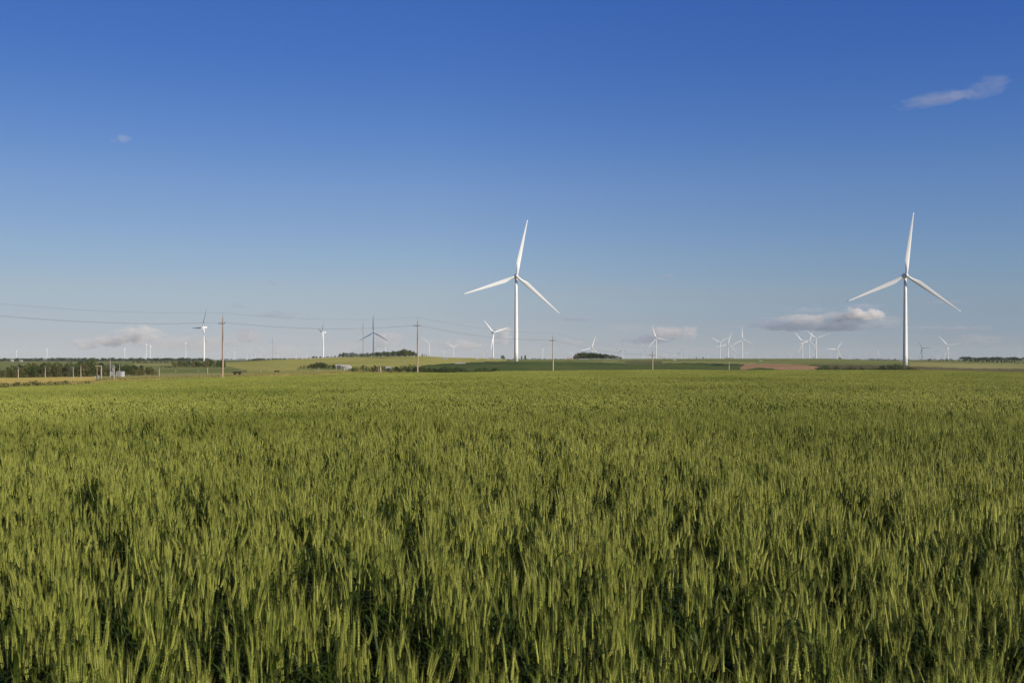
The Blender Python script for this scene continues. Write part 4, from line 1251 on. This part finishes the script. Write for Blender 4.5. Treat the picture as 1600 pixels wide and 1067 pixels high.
# ------------------------------------------------------------------ clouds
def cloud_mat(name, dens, lump, thresh, col_=(1, 1, 1), flat=.7, fall=.34, soft=.15, flatbase=0.0):
    """vapour: lumps of a few hundred metres, thinning out towards the cloud's rim"""
    m = bpy.data.materials.new(name); m.use_nodes = True
    n = m.node_tree
    n.nodes.remove(n.nodes['Principled BSDF'])
    pv = n.nodes.new('ShaderNodeVolumePrincipled')
    pv.inputs['Color'].default_value = (*col_, 1)
    pv.inputs['Anisotropy'].default_value = -0.05
    def math_(op, a, b=None, clamp=False):
        q = n.nodes.new('ShaderNodeMath'); q.operation = op; q.use_clamp = clamp
        for i_, v in enumerate((a, b)):
            if v is None: continue
            if isinstance(v, (int, float)): q.inputs[i_].default_value = v
            else: n.links.new(v, q.inputs[i_])
        return q.outputs[0]
    tc = n.nodes.new('ShaderNodeTexCoord'); geo = n.nodes.new('ShaderNodeNewGeometry')
    ln = n.nodes.new('ShaderNodeVectorMath'); ln.operation = 'LENGTH'
    n.links.new(tc.outputs['Object'], ln.inputs[0])
    mp_ = n.nodes.new('ShaderNodeMapping'); mp_.inputs['Scale'].default_value = (1 / lump, 1 / lump, 1 / (lump * flat))
    n.links.new(geo.outputs['Position'], mp_.inputs['Vector'])
    nz = n.nodes.new('ShaderNodeTexNoise')
    nz.inputs['Scale'].default_value = 1.0; nz.inputs['Detail'].default_value = 4.5; nz.inputs['Roughness'].default_value = .58
    n.links.new(mp_.outputs[0], nz.inputs['Vector'])
    d = math_('SUBTRACT', nz.outputs[0], math_('MULTIPLY', math_('POWER', ln.outputs['Value'], 2.0), fall))
    if flatbase:
        sp = n.nodes.new('ShaderNodeSeparateXYZ'); n.links.new(tc.outputs['Object'], sp.inputs[0])
        d = math_('SUBTRACT', d, math_('MULTIPLY', math_('MAXIMUM', math_('MULTIPLY', sp.outputs['Z'], -1.0), 0.0), flatbase))
    mr = n.nodes.new('ShaderNodeMapRange'); mr.inputs[1].default_value = thresh; mr.inputs[2].default_value = thresh + soft
    mr.inputs[3].default_value = 0; mr.inputs[4].default_value = dens
    n.links.new(d, mr.inputs[0])
    n.links.new(mr.outputs[0], pv.inputs['Density'])
    n.links.new(pv.outputs[0], n.nodes['Material Output'].inputs['Volume'])
    return m
CUM = cloud_mat('cumulus_vapour', .010, 260, .32, (1, .98, .95), flatbase=.12)
CUMT = cloud_mat('pinkish_cloud_vapour', .0026, 340, .285, (1, .955, .92), .6)
PINK = cloud_mat('dense_pink_cloud_vapour', .0036, 300, .29, (1, .975, .945), .6)  # denser, paler vapour than the pinkish kind
WISP = cloud_mat('wispy_cloud_vapour', .0006, 260, .26, (1, .93, .88), .4)
DARKC = cloud_mat('flat_grey_cloud_vapour', .0015, 380, .27, (.70, .77, .88), .4)
SHC = cloud_mat('shade_cloud_vapour', .06, 300, .05)
import bmesh
def ico(name, mat, sub=3):
    bm = bmesh.new(); bmesh.ops.create_icosphere(bm, subdivisions=sub, radius=1.0)
    me = bpy.data.meshes.new(name); bm.to_mesh(me); bm.free(); me.materials.append(mat)
    return me
CMESH = {k: ico('cloud', m) for k, m in (('c', CUM), ('t', CUMT), ('w', WISP), ('d', DARKC), ('s', SHC), ('p', PINK))}
def cloud(px, py, hw, hh, kind, label, D=26000, tilt=0, group='small clouds in the clear sky', depth=None):
    x = (px - 800) / F * D; z = EYE + (HZ - py) / F * D
    s = D / F
    o = obj('cloud', CMESH[kind], None, (x, D, z), (0, -R(tilt), 0), (hw * s, (depth or max(hw * .45, hh)) * s, hh * s))
    tag(o, label, 'cloud', group)
cloud(1280, 508, 155, 12, 'd', 'long flat blue grey base of the cloud bank left of the tallest turbine', 26500)
cloud(1352, 492, 46, 16, 'c', 'bright creamy cumulus cloud just left of the tallest turbine', 26000)
cloud(1310, 495, 40, 12, 't', 'pale cloud lump left of the bright creamy one', 26200)
cloud(1258, 499, 52, 10, 't', 'thin pale streak at the left of the cloud bank', 26200)
cloud(1388, 501, 40, 12, 'w', 'faint pinkish right flank of the cloud bank behind the tallest turbine', 26300)
cloud(1262, 484, 46, 7, 'd', 'small grey flake above the left of the cloud bank', 26400)
cloud(1352, 479, 44, 7, 'd', 'small grey flake capping the bright creamy cloud', 26400)
cloud(1210, 499, 30, 5, 'd', 'small dim flake left of the cloud bank', 26400)
cloud(1478, 472.5, 44, 4.5, 'd', 'thin dark sliver of cloud just right of the tallest turbine', 26400)
cloud(1480, 513, 90, 5, 'd', 'faint long streak right of the tallest turbine', 27000)
cloud(215, 523, 52, 18, 'p', 'largest pink cloud low in the sky at the left', 26500)
cloud(182, 533, 54, 11, 'p', 'pink cloud shelf left of the largest pink cloud', 26600)
cloud(132, 538, 30, 12, 'p', 'small round pink cloud above the tree belt', 26800)
cloud(300, 537, 120, 16, 'w', 'very faint pink cloud between the pair of turbines and the pole', 27500)
cloud(388, 524, 32, 15, 't', 'small pink cloud right of the nearest utility pole', 26500)
cloud(434, 492, 46, 9, 'd', 'small grey cloud above the wire right of the nearest pole', 26000)
cloud(372, 478, 20, 6, 'd', 'faint grey puff above the nearest utility pole', 26000)
cloud(432, 442, 20, 5, 'd', 'tiny grey puff high above the overhead wires', 26000)
cloud(604, 531, 34, 19, 't', 'small pink cloud behind the grey turbine', 27000)
cloud(784, 525, 24, 18, 'p', 'round pink cloud just left of the tall central turbine', 26500)
cloud(724, 540, 46, 12, 't', 'faint pink cloud low behind the small crest turbines', 27500)
cloud(440, 548, 60, 14, 'w', 'faint pink cloud low behind the dark mast', 27500)
cloud(540, 545, 60, 14, 'w', 'faint pink cloud low left of the hilltop grove', 27500)
cloud(900, 498, 46, 6, 'd', 'thin grey sliver right of the tall central turbine', 26000)
cloud(890, 534, 36, 10, 'w', 'faint pink cloud above the left of the round-topped grove', 27500)
cloud(978, 512, 44, 8, 'w', 'small pink and grey cloud left of the fourth pole turbine', 26500)
cloud(1050, 520, 54, 16, 't', 'pink cloud right of the turbine behind the fourth pole', 26800)
cloud(1010, 531, 60, 9, 'd', 'dim blue grey streak under the pink cloud by the fourth pole', 26900)
cloud(1042, 432, 18, 5, 'd', 'tiny grey puff high between the two tall turbines', 26000)
cloud(1530, 530, 46, 11, 'w', 'faint pink cloud at the far right above the treeline', 27500)
cloud(190, 219, 22, 10, 't', 'tiny lone wisp high in the blue at the upper left', 16000)
cloud(1462, 155, 74, 13, 'w', 'long wispy cloud high at the upper right, lower left piece', 15000, 9)
cloud(1490, 150, 34, 9, 'w', 'brighter core of the long wispy cloud at the upper right', 14900, 9)
cloud(1545, 136, 46, 20, 'w', 'long wispy cloud high at the upper right, upper right piece', 15000, 20)

def shade_cloud(tx, ty, rad, label):  # clouds out of view, added only to shade the two grey turbines
    h = 1150.0; d = h / math.tan(R(SUN_EL))
    o = obj('cloud', CMESH['s'], None, (tx + math.sin(R(SUN_AZ)) * d, ty + math.cos(R(SUN_AZ)) * d, h + 60), (0, 0, 0), (rad, rad, rad * .5))
    tag(o, label, 'cloud', 'unseen clouds added to shade turbines')
shade_cloud((583.3 - 800) / F * 3135 + 30, 3180, 165, 'unseen cloud added to shade the grey turbine behind the hilltop grove')
shade_cloud((1440.7 - 800) / F * 5890, 5890, 200, 'unseen cloud added to shade the bluish turbine right of the tallest')

# ------------------------------------------------------------------ air
hz_ = MB(); hz_.box(-18000, 18000, -17500, 17500, -60, 190)
hm = bpy.data.materials.new('haze_air'); hm.use_nodes = True
hn = hm.node_tree; hn.nodes.remove(hn.nodes['Principled BSDF'])
pv = hn.nodes.new('ShaderNodeVolumePrincipled')
pv.inputs['Color'].default_value = (.96, .98, 1.0, 1)
pv.inputs['Density'].default_value = 2.5e-5
pv.inputs['Anisotropy'].default_value = -0.1
hn.links.new(pv.outputs[0], hn.nodes['Material Output'].inputs['Volume'])
tag(obj('haze', hz_.mesh('haze', [hm])), kind='stuff')
